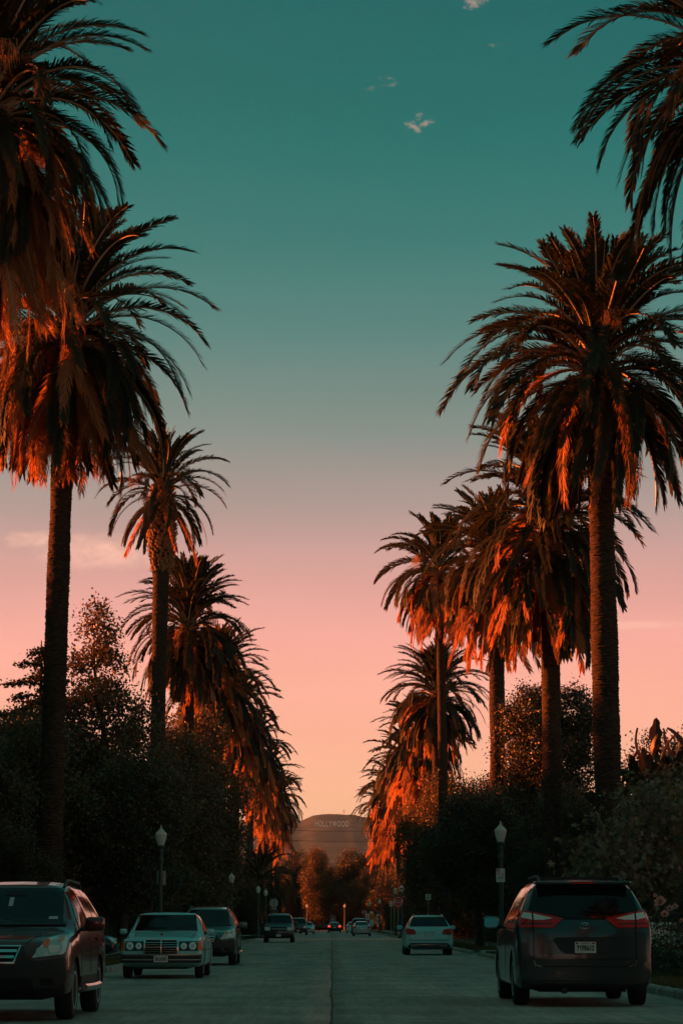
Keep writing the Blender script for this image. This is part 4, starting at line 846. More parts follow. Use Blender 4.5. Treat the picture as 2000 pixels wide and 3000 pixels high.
class Car:
    def __init__(s, name, label, cat, x, y, heading, st, half_w, zb, mat, wb, wr, axle_f, group='cars parked along the kerbs', bow=.16, spokes=7, cut=True, tyre_w=.22, wheel=True, arch=.055):
        """heading 0: drives away (+y), 180: comes towards the viewer. st: (y, z_belt, w_belt, z_top, w_top) from tail to nose. axle_f: y of the front axle"""
        s.root = thing(name, label, cat, (x, y, 0.004), R(heading), group); s.hw = half_w; s.mat = mat
        A = np.array(st, float); d = np.r_[0, np.cumsum(np.hypot(np.diff(A[:, 0]), np.diff(A[:, 3])) + 1e-6)]; q = np.linspace(0, d[-1], 90)
        B = np.stack([np.interp(q, d, A[:, k]) for k in range(5)], 1)
        for _ in range(2): B[1:-1] = .25 * B[:-2] + .5 * B[1:-1] + .25 * B[2:]
        y0, y1 = A[0, 0], A[-1, 0]; rings = []
        for yy, zbl, wbl, zt, wt in B:
            e = min(yy - y0, y1 - yy); tp = 1 - .05 * max(0, 1 - e / .4) ** 2; wm = half_w * tp; zm = min(.62, zbl - .12); b0 = zb + .10 * max(0, 1 - e / .5) ** 2
            cr = .035 if zt > 1.25 else .02
            pts = [(0, b0), (wm - .14, b0), (wm - .02, b0 + .05), (wm, min(b0 + .2, zm - .02)), (wm, zm), (wbl, zbl), (wt, zt - cr - .012), (wt * .7, zt - .008), (0, zt)]
            for _ in range(2):
                n = [pts[0]]
                for a, b in zip(pts[:-1], pts[1:]): n += [(a[0] * .75 + b[0] * .25, a[1] * .75 + b[1] * .25), (a[0] * .25 + b[0] * .75, a[1] * .25 + b[1] * .75)]
                pts = n + [pts[-1]]
            h = np.array(pts); full = np.concatenate([h, np.stack([-h[-2:0:-1, 0], h[-2:0:-1, 1]], 1)])
            fb = max(0, 1 - (y1 - yy) / .9); rb = max(0, 1 - (yy - y0) / .9)
            rings.append(np.stack([full[:, 0], yy - bow * fb * (full[:, 0] / half_w) ** 2 + .6 * bow * rb * (full[:, 0] / half_w) ** 2, full[:, 1]], 1))
        n = len(rings[0])
        def cap(ring, yend, sgn):
            out = []; c = np.array([0, 0, (ring[:, 2].max() + ring[:, 2].min()) / 2])
            for f in (.85, .6, .3, .02):
                p = ring.copy(); p[:, 0] *= f; p[:, 2] = c[2] + (p[:, 2] - c[2]) * f; k = bow * (1 if sgn > 0 else .6); p[:, 1] = yend - sgn * k * (p[:, 0] / half_w) ** 2; out.append(p)
            return out
        rings = cap(rings[0], y0, -1)[::-1] + rings + cap(rings[-1], y1, 1)
        V = np.concatenate(rings); m = len(rings); i = np.arange(m - 1)[:, None] * n; k = np.arange(n)[None, :]
        F = np.stack([i + k, i + n + k, i + n + (k + 1) % n, i + (k + 1) % n], -1).reshape(-1, 4)
        F = [tuple(f) for f in F] + [tuple(range(n)), tuple(reversed(range((m - 1) * n, m * n)))]
        me = np_mesh('body', V, F, mat); bm = bmesh.new(); bm.from_mesh(me); bmesh.ops.recalc_face_normals(bm, faces=bm.faces[:]); bm.to_mesh(me)
        s.bvh = BVHTree.FromBMesh(bm); bm.free()
        s.axles = (axle_f, axle_f - wb)
        body = obj('body', me)
        if cut:
            cb = MB()
            for ay in s.axles:
                for sg in (1, -1): cb.lathe([(wr + arch, sg * (half_w - .34)), (wr + arch, sg * (half_w + .2))], 28, axis='x', c=(0, ay, wr + .01))
            cu = obj('cutter', cb.mesh('cutter', mat)); md = body.modifiers.new('b', 'BOOLEAN'); md.operation = 'DIFFERENCE'; md.object = cu; md.solver = 'EXACT'
            bpy.context.view_layer.update(); dg = bpy.context.evaluated_depsgraph_get(); nm = bpy.data.meshes.new_from_object(body.evaluated_get(dg)); body.modifiers.clear()
            body.data = nm; nm.name = 'body'; cm = cu.data; bpy.data.objects.remove(cu); bpy.data.meshes.remove(cm); me = nm
        me.polygons.foreach_set('use_smooth', np.ones(len(me.polygons), dtype=bool)); me.set_sharp_from_angle(angle=R(42))
        body.parent = s.root; s.body = body
        MB().box((-half_w + .36, y0 + .5, zb - .03), (half_w - .36, y1 - .5, zb + .1)).build('underside', C['trim'], s.root)
        if wheel:
            ty, rim, well = wheel_meshes(wr, tyre_w, spokes)
            for ay in s.axles:
                for sg in (1, -1):
                    w = obj('wheel', ty, s.root, (sg * (half_w - tyre_w / 2 - .015), ay, wr), (RND.uniform(0, 1), 0, 0 if sg > 0 else math.pi))
                    obj('rim', rim, w); obj('wheel_well', well, w)
    def hit(s, axis, u, v, med=None):
        if axis in ('front', 'rear'):
            sg = 1 if axis == 'front' else -1; o = Vector((u, sg * 6, v)); d = Vector((0, -sg, 0))
        elif axis == 'top': o = Vector((u, v, 5)); d = Vector((0, 0, -1))
        else: sg = 1 if axis == 'right' else -1; o = Vector((sg * 4, u, v)); d = Vector((-sg, 0, 0))
        loc, nrm, idx, dist = s.bvh.ray_cast(o, d)
        return (o, d, dist if loc is not None else None, (nrm if nrm.dot(d) < 0 else -nrm) if loc is not None else None)
    def shell(s, axis, poly, t, step=.07, inset=.02):
        """a thin panel lying on the body, its outline given as seen along the axis"""
        bm = bmesh.new(); f = bm.faces.new([bm.verts.new((u, v, 0)) for u, v in poly]); us = [p[0] for p in poly]; vs_ = [p[1] for p in poly]
        for a, lo, hi in ((0, min(us), max(us)), (1, min(vs_), max(vs_))):
            for c in np.arange(lo + step * .6, hi - step * .3, step):
                co = (c, 0, 0) if a == 0 else (0, c, 0); no = (1, 0, 0) if a == 0 else (0, 1, 0)
                bmesh.ops.bisect_plane(bm, geom=bm.verts[:] + bm.edges[:] + bm.faces[:], plane_co=co, plane_no=no)
        H = [s.hit(axis, v.co.x, v.co.y) for v in bm.verts]; ds = sorted(h[2] for h in H if h[2] is not None)
        med = ds[len(ds) // 2] if ds else 5.0
        bm.verts.index_update(); base = []
        for h in H:
            d = h[2] if h[2] is not None and abs(h[2] - med) < 1.0 else med
            base.append((h[0], h[1], d, h[3] if d == h[2] else None))
        V = [(o + d * k + nrm * t) if t < .03 and nrm is not None else o + d * (k - t) for o, d, k, nrm in base]; n = len(V); F = [[v.index for v in f.verts] for f in bm.faces]
        be = [e for e in bm.edges if e.is_boundary]
        V += [o + d * (k + inset) for o, d, k, nrm in base]; F += [(e.verts[0].index, e.verts[1].index, e.verts[1].index + n, e.verts[0].index + n) for e in be]
        bm.free(); mb = MB(); mb.add(V, F); return mb
    def part(s, name, axis, poly, t, mat, both=True, parent=None, step=.055, label=None):
        out = []
        for sg in ((1, -1) if both else (1,)):
            if axis == 'side':
                mb = s.shell('right' if sg > 0 else 'left', poly, t, step)
            else: mb = s.shell(axis, [(u * sg, v) for u, v in poly], t, step)
            out.append(mb.build(name, mat, parent or s.root, 40))
        return out
    def on(s, axis, u, v, t=0.0):
        o, d, k, _ = s.hit(axis, u, v); return o + d * ((k if k is not None else 4.0) - t)
    def disc(s, name, axis, u, v, r, t, mat, parent=None, both=True, n=18): 
        return s.part(name, axis, [(u + r * math.cos(2 * math.pi * k / n), v + r * math.sin(2 * math.pi * k / n)) for k in range(n)], t, mat, both, parent, .2)
    def mirrors(s, y, z, x, mat, sz=(.24, .11, .17), arm=True):
        for sg in (1, -1):
            c = (sg * (x + sz[0] / 2), y, z); mb = MB()
            mb.box((c[0] - sz[0] / 2, c[1] - sz[1] / 2, c[2] - sz[2] / 2), (c[0] + sz[0] / 2, c[1] + sz[1] / 2, c[2] + sz[2] / 2), bev=.05)
            o = mb.build('mirror', mat, s.root, 50)
            MB().prism(rrect(sz[0] * .86, sz[2] * .80, .045), -.004, .02).build('mirror_glass', C['mirror'], o, loc=(c[0], c[1] - sz[1] / 2 - .012, c[2]), rot=(R(-9), 0, R(6 * sg)))
            if arm: MB().tube([(sg * (x - .14), y - .02, z - sz[2] * .4), (sg * (x + .05), y, z - sz[2] * .3)], .028, 6).build('arm', C['trim'], o)
    def rails(s, y0, y1, x, mat=None, h=.075):
        for sg in (1, -1):
            p = [s.on('top', sg * x, y) for y in np.linspace(y0, y1, 9)]
            pts = [p[0]] + [Vector((q.x, q.y, q.z + h)) for q in p[1:-1]] + [p[-1]]
            MB().tube(pts, .022, 6).build('roof_rail', mat or C['trim'], s.root, 50)
    def plate(s, axis, z, txt=None, x=0.0, top=None, w=.305, h=.152, frame=True, t=.02, extra=False):
        sg = 1 if axis == 'front' else -1; p = s.on(axis, x, z, t); rz = math.pi if axis == 'front' else 0
        root = obj('licence_plate', MB().prism(rrect(w, h, .012), 0, .012).mesh('licence_plate', C['plate']), s.root, (p.x, p.y, p.z), (0, 0, rz))
        if frame: MB().prism(rrect(w + .024, h + .024, .016), .006, .016).build('plate_frame', C['trim'], root)
        if txt: obj('plate_number', text_mesh('plate_number', txt, .096, .003, material('plate_ink', (0.01, 0.02, 0.035), .6), .70, 0, .0035), root, (0, -.002, -.012))
        if top:
            obj('plate_state', text_mesh('plate_state', top, .036, .003, M['redpaint'], .95, .25), root, (-.005, -.002, .055))
            MB().box((.093, -.003, .044), (.137, .001, .066)).build('sticker', M['redpaint'], root); MB().box((-.137, -.003, .046), (-.103, .001, .066)).build('sticker', C['trim'], root)
        return root
    def wiper(s, axis, pts, r=.009):
        MB().tube([s.on(axis, u, v, .015) for u, v in pts], r, 5).build('wiper', C['trim'], s.root)

def glass_set(c, ws, sides, rw=None):
    c.part('windscreen', 'front', ws, .010, C['glass'], False, None, .035)
    for p in sides: c.part('side_window', 'side', p, .008, C['glass'], True, None, .045)
    if rw: c.part('rear_window', 'rear', rw, .010, C['glass'], False, None, .035)

# --- maroon compact SUV, near left, facing the viewer
CRV = [(-2.3, .58, .80, .62, .74), (-2.26, .9, .86, 1.0, .78), (-2.2, 1.05, .86, 1.12, .74), (-2.0, 1.08, .87, 1.56, .62), (-1.6, 1.08, .88, 1.645, .60), (-.3, 1.06, .88, 1.675, .60), (.35, 1.05, .88, 1.615, .595), (.98, 1.04, .885, 1.14, .70), (1.15, 1.0, .885, 1.09, .72), (1.9, .95, .875, 1.00, .70), (2.2, .90, .85, .94, .64), (2.28, .74, .82, .80, .62), (2.3, .6, .79, .64, .58)]
def compact_suv(name, label, x, y, head, mat, bumper, near=True):
    c = Car(name, label, 'SUV', x, y, head, CRV, .89, .27, mat, 2.62, .345, 1.33, bow=.22, spokes=7, tyre_w=.23)
    glass_set(c, [(-.66, 1.135), (.66, 1.135), (.575, 1.575), (-.575, 1.575)], [[(.72, 1.08), (.22, 1.53), (-.12, 1.56), (-.16, 1.08)], [(-.22, 1.08), (-.18, 1.56), (-.88, 1.56), (-.98, 1.08)], [(-1.05, 1.10), (-.96, 1.555), (-1.6, 1.53), (-1.86, 1.2), (-1.8, 1.12)]], [(-.66, 1.12), (.66, 1.12), (.58, 1.5), (-.58, 1.5)])
    c.part('window_surround', 'front', [(-.70, 1.112), (.70, 1.112), (.70, 1.14), (-.70, 1.14)], .014, C['trim'], False)
    bp = [(-.80, .30), (.80, .30), (.845, .5), (.83, .735), (.50, .70), (.40, .735), (.34, .86), (.25, .66), (-.25, .66), (-.34, .86), (-.40, .735), (-.50, .70), (-.83, .735), (-.845, .5)]
    c.part('front_bumper', 'front', bp, .022, bumper, False)
    c.part('lower_intake', 'front', [(-.50, .34), (.50, .34), (.44, .50), (-.44, .50)], .026, C['seam'], False)
    g = c.part('grille', 'front', [(-.30, .875), (.30, .875), (.23, .69), (-.23, .69)], .016, C['seam'], False)[0]
    for z, w in ((.825, .27), (.755, .24)): c.part('grille_bar', 'front', [(-w, z - .018), (w, z - .018), (w, z + .014), (-w, z + .014)], .03, C['chrome'], False, g)
    e = .016
    for P_ in ([(-.32, .872), (.32, .872), (.32, .872 + e), (-.32, .872 + e)], [(-.24, .675), (.24, .675), (.24, .675 + e), (-.24, .675 + e)]): c.part('grille_surround', 'front', P_, .03, C['chrome'], False, g)
    c.part('grille_surround', 'front', [(.32, .888), (.305, .888), (.225, .675), (.24, .675)], .03, C['chrome'], True, g)
    lamps = c.part('headlight', 'front', [(.445, .735), (.60, .95), (.70, .985), (.79, .985), (.83, .93), (.825, .80), (.80, .775)], .02, C['clear'], True, step=.05)
    for l, sg in zip(lamps, (1, -1)):
        for u, v, r_, m_ in ((.545, .80, .058, 'bowl'), (.70, .845, .085, 'bowl'), (.605, .895, .045, 'amber'), (.755, .945, .038, 'amber')):
            c.part('lamp_bowl', 'front', [(sg * (u + r_ * math.cos(a)), v + r_ * math.sin(a)) for a in np.linspace(0, 6.28, 14)[:-1]], .026, C[m_], False, l, .2)
    c.part('fog_light', 'front', [(.56, .42), (.72, .42), (.70, .50), (.56, .50)], .03, C['seam'], True)
    c.part('bonnet_seam', 'front', [(.36, .90), (.375, .90), (.50, 1.0), (.485, 1.0)], .004, C['seam'], True)
    # flank
    c.part('side_cladding', 'side', [(-.88, .30), (.88, .30), (.88, .50), (-.88, .50)], .012, bumper, True, step=.2)
    for yy in (.80, -.19, -1.02): c.part('door_seam', 'side', [(yy - .006, .33), (yy + .006, .33), (yy + .006, 1.07), (yy - .006, 1.07)], .003, C['seam'], True, step=.15)
    for yy in (-.05, -.9): c.part('door_handle', 'side', [(yy - .09, .92), (yy + .09, .92), (yy + .09, .955), (yy - .09, .955)], .03, mat, True)
    for sg in (1, -1): MB().tube([(sg * .93, -.82, .36), (sg * .95, 0, .355), (sg * .93, .82, .36)], .045, 7).build('side_step', C['chrome'], c.root, 50)
    c.mirrors(.62, 1.13, .90, mat, (.25, .13, .18)); c.rails(-1.7, .1, .555, C['trim'], .06)
    c.wiper('front', [(-.5, 1.15), (-.1, 1.165), (.1, 1.2)]); c.wiper('front', [(.05, 1.15), (.4, 1.16), (.55, 1.19)])
    c.plate('front', .545, None, 0.116 if near else 0.0, None, t=.045)
    if near:
        c.part('windscreen_sticker', 'front', [(-.58, 1.18), (-.47, 1.18), (-.47, 1.215), (-.58, 1.215)], .016, C['paper'], False)
        c.part('hanging_tag', 'front', [(.02, 1.34), (.075, 1.34), (.075, 1.45), (.02, 1.45)], .016, C['paper'], False)
        c.part('mirror_inside', 'front', [(-.14, 1.47), (.14, 1.47), (.13, 1.53), (-.13, 1.53)], .016, C['dash'], False)
    return c
compact_suv('compact_suv', 'dark maroon compact SUV cut off by the left frame edge, facing the viewer', -4.05, 32.1, 179.0, P['maroon'], C['trim']).root.scale = (1, 1, 1.03)
compact_suv('compact_suv', 'dark grey compact SUV parked behind the pale old saloon', -3.62, 72.3, 180, P['greygreen'], C['trim'], near=False)

# --- pale old saloon with round lamps
W123 = [(-2.36, .62, .80, .66, .72), (-2.3, .82, .83, .88, .72), (-2.2, .86, .84, .93, .70), (-1.45, .9, .86, .955, .72), (-.95, .92, .87, 1.36, .67), (-.5, .92, .88, 1.425, .665), (.2, .92, .88, 1.425, .665), (.30, .92, .88, 1.395, .67), (.86, .91, .88, .995, .74), (1.0, .88, .875, .965, .70), (2.1, .83, .865, .89, .70), (2.28, .80, .855, .855, .70), (2.345, .74, .845, .79, .72), (2.36, .6, .82, .66, .7)]
c = Car('saloon_car', 'pale blue old saloon with round twin headlights and upright chrome grille', 'car', -3.68, 55.4, 180, W123, .893, .23, P['paleblue'], 2.795, .315, 1.46, bow=.06, spokes=9, tyre_w=.19)
glass_set(c, [(-.70, 1.0), (.70, 1.0), (.62, 1.355), (-.62, 1.355)], [[(.66, .945), (.22, 1.33), (-.28, 1.35), (-.30, .945)], [(-.36, .945), (-.34, 1.35), (-.8, 1.30), (-1.1, .97)]], [(-.64, .98), (.64, .98), (.57, 1.3), (-.57, 1.3)])
for e in ([(-.70, .985), (.70, .985), (.70, 1.0), (-.70, 1.0)], [(-.63, 1.355), (.63, 1.355), (.625, 1.372), (-.625, 1.372)]): c.part('screen_trim', 'front', e, .016, C['chrome'], False)
c.part('screen_trim', 'front', [(.70, 1.0), (.717, 1.0), (.635, 1.365), (.62, 1.355)], .016, C['chrome'], True)
g = c.part('grille', 'front', [(-.345, .535), (.345, .535), (.345, .80), (.31, .825), (-.31, .825), (-.345, .80)], .045, C['seam'], False)[0]
c.part('grille_surround', 'front', [(.345, .53), (.372, .53), (.372, .81), (.33, .853), (.31, .822), (.345, .80)], .055, C['chrome'], True, g)
c.part('grille_surround', 'front', [(-.33, .822), (.33, .822), (.33, .853), (-.33, .853)], .055, C['chrome'], False, g)
c.part('grille_bar', 'front', [(-.011, .535), (.011, .535), (.011, .83), (-.011, .83)], .06, C['chrome'], False, g)
for z in (.575, .625, .675, .725, .775): c.part('grille_bar', 'front', [(-.345, z - .0045), (.345, z - .0045), (.345, z + .0045), (-.345, z + .0045)], .053, C['chrome'], False, g, .3)
lm = c.part('headlight', 'front', [(.385, .595), (.785, .595), (.785, .795), (.385, .795)], .006, C['trim'], True)
for l, sg in zip(lm, (1, -1)):
    for u, r_ in ((.675, .083), (.485, .070)):
        for q, m_, t_ in ((1.0, 'chrome', .016), (.86, 'clear', .022), (.45, 'bowl', .028)):
            c.part({'chrome': 'lamp_ring', 'clear': 'lamp_lens', 'bowl': 'lamp_bulb'}[m_], 'front', [(sg * (u + q * r_ * math.cos(a)), .695 + q * r_ * math.sin(a)) for a in np.linspace(0, 6.28, 18)[:-1]], t_, C[m_], False, l, .3)
c.part('indicator', 'front', [(.79, .60), (.865, .60), (.86, .78), (.79, .795)], .022, C['amber'], True, step=.04)
c.part('front_bumper', 'front', [(-.86, .34), (.86, .34), (.87, .40), (.87, .515), (-.87, .515), (-.87, .40)], .07, C['trim'], False)
c.part('bumper_trim', 'front', [(-.87, .497), (.87, .497), (.87, .525), (-.87, .525)], .085, C['chrome'], False); c.part('bumper_trim', 'front', [(-.86, .40), (.86, .40), (.86, .412), (-.86, .412)], .085, C['alloy'], False)
c.plate('front', .43, '2KLK503', 0.0, 'California', t=.10)
st = MB(); st.tube([(0, 2.24, .86), (0, 2.24, .905)], .006, 6)
st.lathe([(.034, -.004), (.034, .004), (.027, .004), (.027, -.004)], 16, axis='y', c=(0, 2.24, .94))
for k in range(3): a = R(90 + 120 * k); st.tube([(0, 2.24, .94), (.03 * math.cos(a), 2.24, .94 + .03 * math.sin(a))], .0045, 5)
st.build('bonnet_star', C['chrome'], c.root)
c.part('bonnet_seam', 'front', [(.60, .86), (.61, .86), (.67, .97), (.66, .97)], .003, C['seam'], True)
c.part('side_trim', 'side', [(-2.2, .60), (2.15, .60), (2.15, .625), (-2.2, .625)], .012, C['chrome'], True, step=.3)
for yy in (.95, -.33): c.part('door_seam', 'side', [(yy - .005, .30), (yy + .005, .30), (yy + .005, .92), (yy - .005, .92)], .003, C['seam'], True, step=.15)
for yy in (-.2, -1.1): c.part('door_handle', 'side', [(yy - .1, .80), (yy + .1, .80), (yy + .1, .83), (yy - .1, .83)], .03, C['chrome'], True)
c.mirrors(.62, 1.0, .88, P['paleblue'], (.17, .08, .12)); c.wiper('front', [(-.55, 1.01), (-.2, 1.03), (.02, 1.06)]); c.wiper('front', [(-.02, 1.01), (.3, 1.02), (.5, 1.05)])
c.part('mirror_inside', 'front', [(-.11, 1.25), (.11, 1.25), (.1, 1.3), (-.1, 1.3)], .016, C['dash'], False)
c.part('steering_wheel', 'front', [(-.36 + .17 * math.cos(a), 1.06 + .06 * math.sin(a)) for a in np.linspace(0, 3.14, 10)], .014, C['dash'], False)

# --- dark minivan, near right, tail towards the viewer
SIE = [(-2.54, .6, .92, .66, .86), (-2.50, .95, .965, 1.02, .90), (-2.46, 1.12, .965, 1.19, .87), (-2.20, 1.15, .97, 1.62, .735), (-2.08, 1.15, .975, 1.70, .71), (-1.5, 1.12, .98, 1.735, .70), (0, 1.08, .98, 1.725, .70), (.6, 1.06, .98, 1.65, .69), (1.6, 1.02, .975, 1.10, .80), (1.9, .95, .965, 1.02, .78), (2.4, .8, .9, .86, .66), (2.54, .6, .82, .64, .6)]
c = Car('minivan', 'large dark grey minivan with red tail lights parked at the right, seen from behind', 'minivan', 3.62, 37.6, 0, SIE, .985, .22, P['darkgrey'], 3.03, .35, 1.55, bow=.16, spokes=10, tyre_w=.235)
glass_set(c, [(-.78, 1.1), (.78, 1.1), (.66, 1.6), (-.66, 1.6)], [[(1.0, 1.10), (.45, 1.55), (-.15, 1.62), (-.2, 1.12)], [(-.26, 1.12), (-.22, 1.62), (-1.2, 1.63), (-1.25, 1.15)], [(-1.31, 1.16), (-1.27, 1.63), (-2.0, 1.60), (-2.22, 1.28)]], [(-.80, 1.205), (-.45, 1.175), (.45, 1.175), (.80, 1.205), (.78, 1.32), (.70, 1.585), (.60, 1.615), (-.60, 1.615), (-.70, 1.585), (-.78, 1.32)])
sp = MB(); sp.box((-.69, -2.36, 1.655), (.69, -1.98, 1.70), bev=.018); sp.build('spoiler', P['darkgrey'], c.root, 40)
MB().box((-.16, -2.372, 1.665), (.16, -2.35, 1.685)).build('brake_light', C['red'], c.root)
for sg in (1, -1):
    L = c.part('taillight', 'rear', [(sg * u, v) for u, v in [(.30, 1.185), (.735, 1.275), (.88, 1.285), (.925, 1.20), (.925, 1.065), (.47, 1.06), (.42, 1.09)]], .022, C['red'], False, step=.05)[0]
    c.part('lamp_lens', 'rear', [(sg * u, v) for u, v in [(.45, 1.185), (.72, 1.245), (.72, 1.165), (.58, 1.165)]], .028, C['clear'], False, L); c.part('lamp_lens', 'rear', [(sg * u, v) for u, v in [(.745, 1.25), (.85, 1.26), (.89, 1.19), (.745, 1.165)]], .028, C['clear'], False, L)
    c.part('lens_divider', 'rear', [(sg * u, v) for u, v in [(.465, 1.108), (.90, 1.112), (.90, 1.124), (.462, 1.12)]], .026, C['trim'], False, L)
    c.part('lens_divider', 'rear', [(sg * u, v) for u, v in [(.726, 1.05), (.742, 1.05), (.742, 1.285), (.726, 1.285)]], .027, C['seam'], False, L)
    c.part('reflector', 'rear', [(sg * u, v) for u, v in [(.56, .372), (.76, .382), (.76, .40), (.56, .392)]], .012, C['red'], False)
    c.part('tailgate_seam', 'rear', [(sg * u, v) for u, v in [(.726, .62), (.738, .62), (.738, 1.06), (.726, 1.06)]], .004, C['seam'], False)
    c.part('tailgate_seam', 'rear', [(sg * u, v) for u, v in [(.62, .535), (.72, .56), (.738, .63), (.726, .63), (.71, .57), (.62, .547)]], .006, C['chrome'], False)
c.part('tailgate_seam', 'rear', [(-.63, .535), (.63, .535), (.63, .547), (-.63, .547)], .004, C['seam'], False)
c.part('plate_recess', 'rear', [(-.42, .93), (-.46, .90), (-.36, .76), (-.28, .715), (.28, .715), (.36, .76), (.46, .90), (.42, .93)], .009, C['trim'], False)
c.part('garnish', 'rear', [(-.46, .935), (.46, .935), (.42, .965), (-.42, .965)], .022, P['darkgrey'], False)
c.part('tailgate_ledge', 'rear', [(-.72, .655), (.72, .655), (.72, .675), (-.72, .675)], .02, P['darkgrey'], False)
c.part('rear_bumper', 'rear', [(-.90, .36), (.90, .36), (.925, .45), (.93, .60), (.75, .60), (.70, .53), (-.70, .53), (-.75, .60), (-.93, .60), (-.925, .45)], .035, P['darkgrey'], False)
c.part('bumper_skirt', 'rear', [(-.88, .25), (.88, .25), (.90, .35), (-.90, .35)], .02, C['trim'], False)
c.plate('rear', .80, '7YFR612', 0.0, 'California', t=.02)
p = c.on('rear', 0, 1.09, .012); em = obj('emblem', None, c.root, (p.x, p.y, p.z))
def ring(mb, rx, rz, cx=0, cz=0, r=.006, n=22): mb.tube([(cx + rx * math.cos(a), 0, cz + rz * math.sin(a)) for a in np.linspace(0, 2 * math.pi, n)], r, 6, cap=False)
em_m = MB(); ring(em_m, .066, .044); ring(em_m, .022, .038, 0, 0); ring(em_m, .042, .017, 0, .022)
bpy.data.objects.remove(em); em_m.build('emblem', C['chrome'], c.root, 60, loc=(p.x, p.y, p.z))
q = c.on('rear', .60, .60, .012); obj('model_badge', text_mesh('model_badge', 'XLE', .036, .006, C['chrome']), c.root, (q.x, q.y, q.z))
c.rails(-1.95, .1, .60, C['trim'], .07); c.mirrors(1.10, 1.14, .985, P['darkgrey'], (.25, .13, .18))
c.wiper('rear', [(.0, 1.20), (-.25, 1.215), (-.52, 1.25)])
MB().box((-.60, -1.0, 1.745), (.60, -.93, 1.78)).box((-.60, -.1, 1.735), (.60, -.03, 1.77)).build('roof_bar', C['trim'], c.root)
for yy in (1.0, -.23): c.part('door_seam', 'side', [(yy - .005, .30), (yy + .005, .30), (yy + .005, 1.1), (yy - .005, 1.1)], .003, C['seam'], True, step=.15)
c.part('slide_rail', 'side', [(-2.2, 1.045), (-.3, 1.045), (-.3, 1.06), (-2.2, 1.06)], .004, C['seam'], True, step=.2)
for yy in (.0, -.5): c.part('door_handle', 'side', [(yy - .1, .92), (yy + .1, .92), (yy + .1, .955), (yy - .1, .955)], .03, P['darkgrey'], True)
MB().tube([(-.30, -2.5, .22), (-.30, -2.2, .22)], .045, 10).build('exhaust', C['trim'], c.root)

c.root.scale = (1, 1, 1.045)

# --- white estate car, right, mid distance
EST = [(-2.45, .58, .86, .64, .82), (-2.41, .85, .89, .92, .84), (-2.34, .97, .895, 1.03, .82), (-1.95, .98, .90, 1.40, .64), (-1.75, .98, .91, 1.485, .61), (-.8, .97, .915, 1.515, .60), (.1, .95, .915, 1.47, .60), (.95, .94, .91, 1.02, .72), (1.2, .9, .90, .97, .70), (2.2, .8, .87, .86, .62), (2.45, .55, .79, .6, .58)]
c = Car('estate_car', 'white estate car with wedge shaped tail lights parked on the right, seen from behind', 'car', 3.68, 95.2, 0, EST, .925, .24, P['white'], 2.87, .335, 1.55, bow=.18, spokes=5, tyre_w=.23)
glass_set(c, [(-.7, 1.04), (.7, 1.04), (.57, 1.42), (-.57, 1.42)], [[(.55, .99), (.1, 1.38), (-.5, 1.42), (-.55, 1.0)], [(-.6, 1.0), (-.56, 1.42), (-1.3, 1.41), (-1.4, 1.0)], [(-1.46, 1.01), (-1.36, 1.41), (-1.75, 1.37), (-2.1, 1.06)]], [(-.74, 1.07), (.74, 1.07), (.60, 1.43), (-.60, 1.43)])
for sg in (1, -1):
    L = c.part('taillight', 'rear', [(sg * u, v) for u, v in [(.47, .80), (.52, .92), (.60, .965), (.855, 1.0), (.875, .93), (.86, .775), (.6, .765)]], .02, C['red'], False, step=.06)[0]
    for u in (.60, .72): c.part('lens_divider', 'rear', [(sg * (u - .012), .79), (sg * (u + .012), .79), (sg * (u + .012), .95), (sg * (u - .012), .95)], .024, C['seam'], False, L)
    c.part('exhaust', 'rear', [(sg * u, v) for u, v in [(.42, .31), (.68, .31), (.68, .37), (.42, .37)]], .05, C['chrome'], False)
    c.part('tailgate_seam', 'rear', [(sg * .735, .57), (sg * .745, .57), (sg * .745, .77), (sg * .735, .77)], .004, C['seam'], False)
c.part('plate_recess', 'rear', [(-.42, .68), (.42, .68), (.40, .88), (-.40, .88)], .006, P['white'], False); c.part('tailgate_trim', 'rear', [(-.44, .885), (.44, .885), (.42, .905), (-.42, .905)], .02, C['chrome'], False)
c.part('tailgate_seam', 'rear', [(-.74, .555), (.74, .555), (.74, .57), (-.74, .57)], .005, C['seam'], False)
c.part('rear_diffuser', 'rear', [(-.80, .28), (.80, .28), (.78, .38), (.70, .455), (-.70, .455), (-.78, .38)], .03, C['trim'], False); c.part('diffuser_trim', 'rear', [(-.72, .385), (.72, .385), (.72, .405), (-.72, .405)], .045, C['chrome'], False)
c.plate('rear', .78, None, 0.0, None, t=.02); c.rails(-1.7, 0, .55, C['chrome'], .05); c.mirrors(.62, 1.03, .92, P['white'], (.22, .12, .15))
MB().add([(0, -1.35, 1.50), (.02, -1.25, 1.50), (-.02, -1.25, 1.50), (0, -1.38, 1.60)], [(0, 1, 3), (0, 2, 3), (1, 2, 3)]).build('aerial_fin', P['white'], c.root)
for yy in (.85, -.57): c.part('door_seam', 'side', [(yy - .005, .30), (yy + .005, .30), (yy + .005, .97), (yy - .005, .97)], .003, C['seam'], True, step=.2)

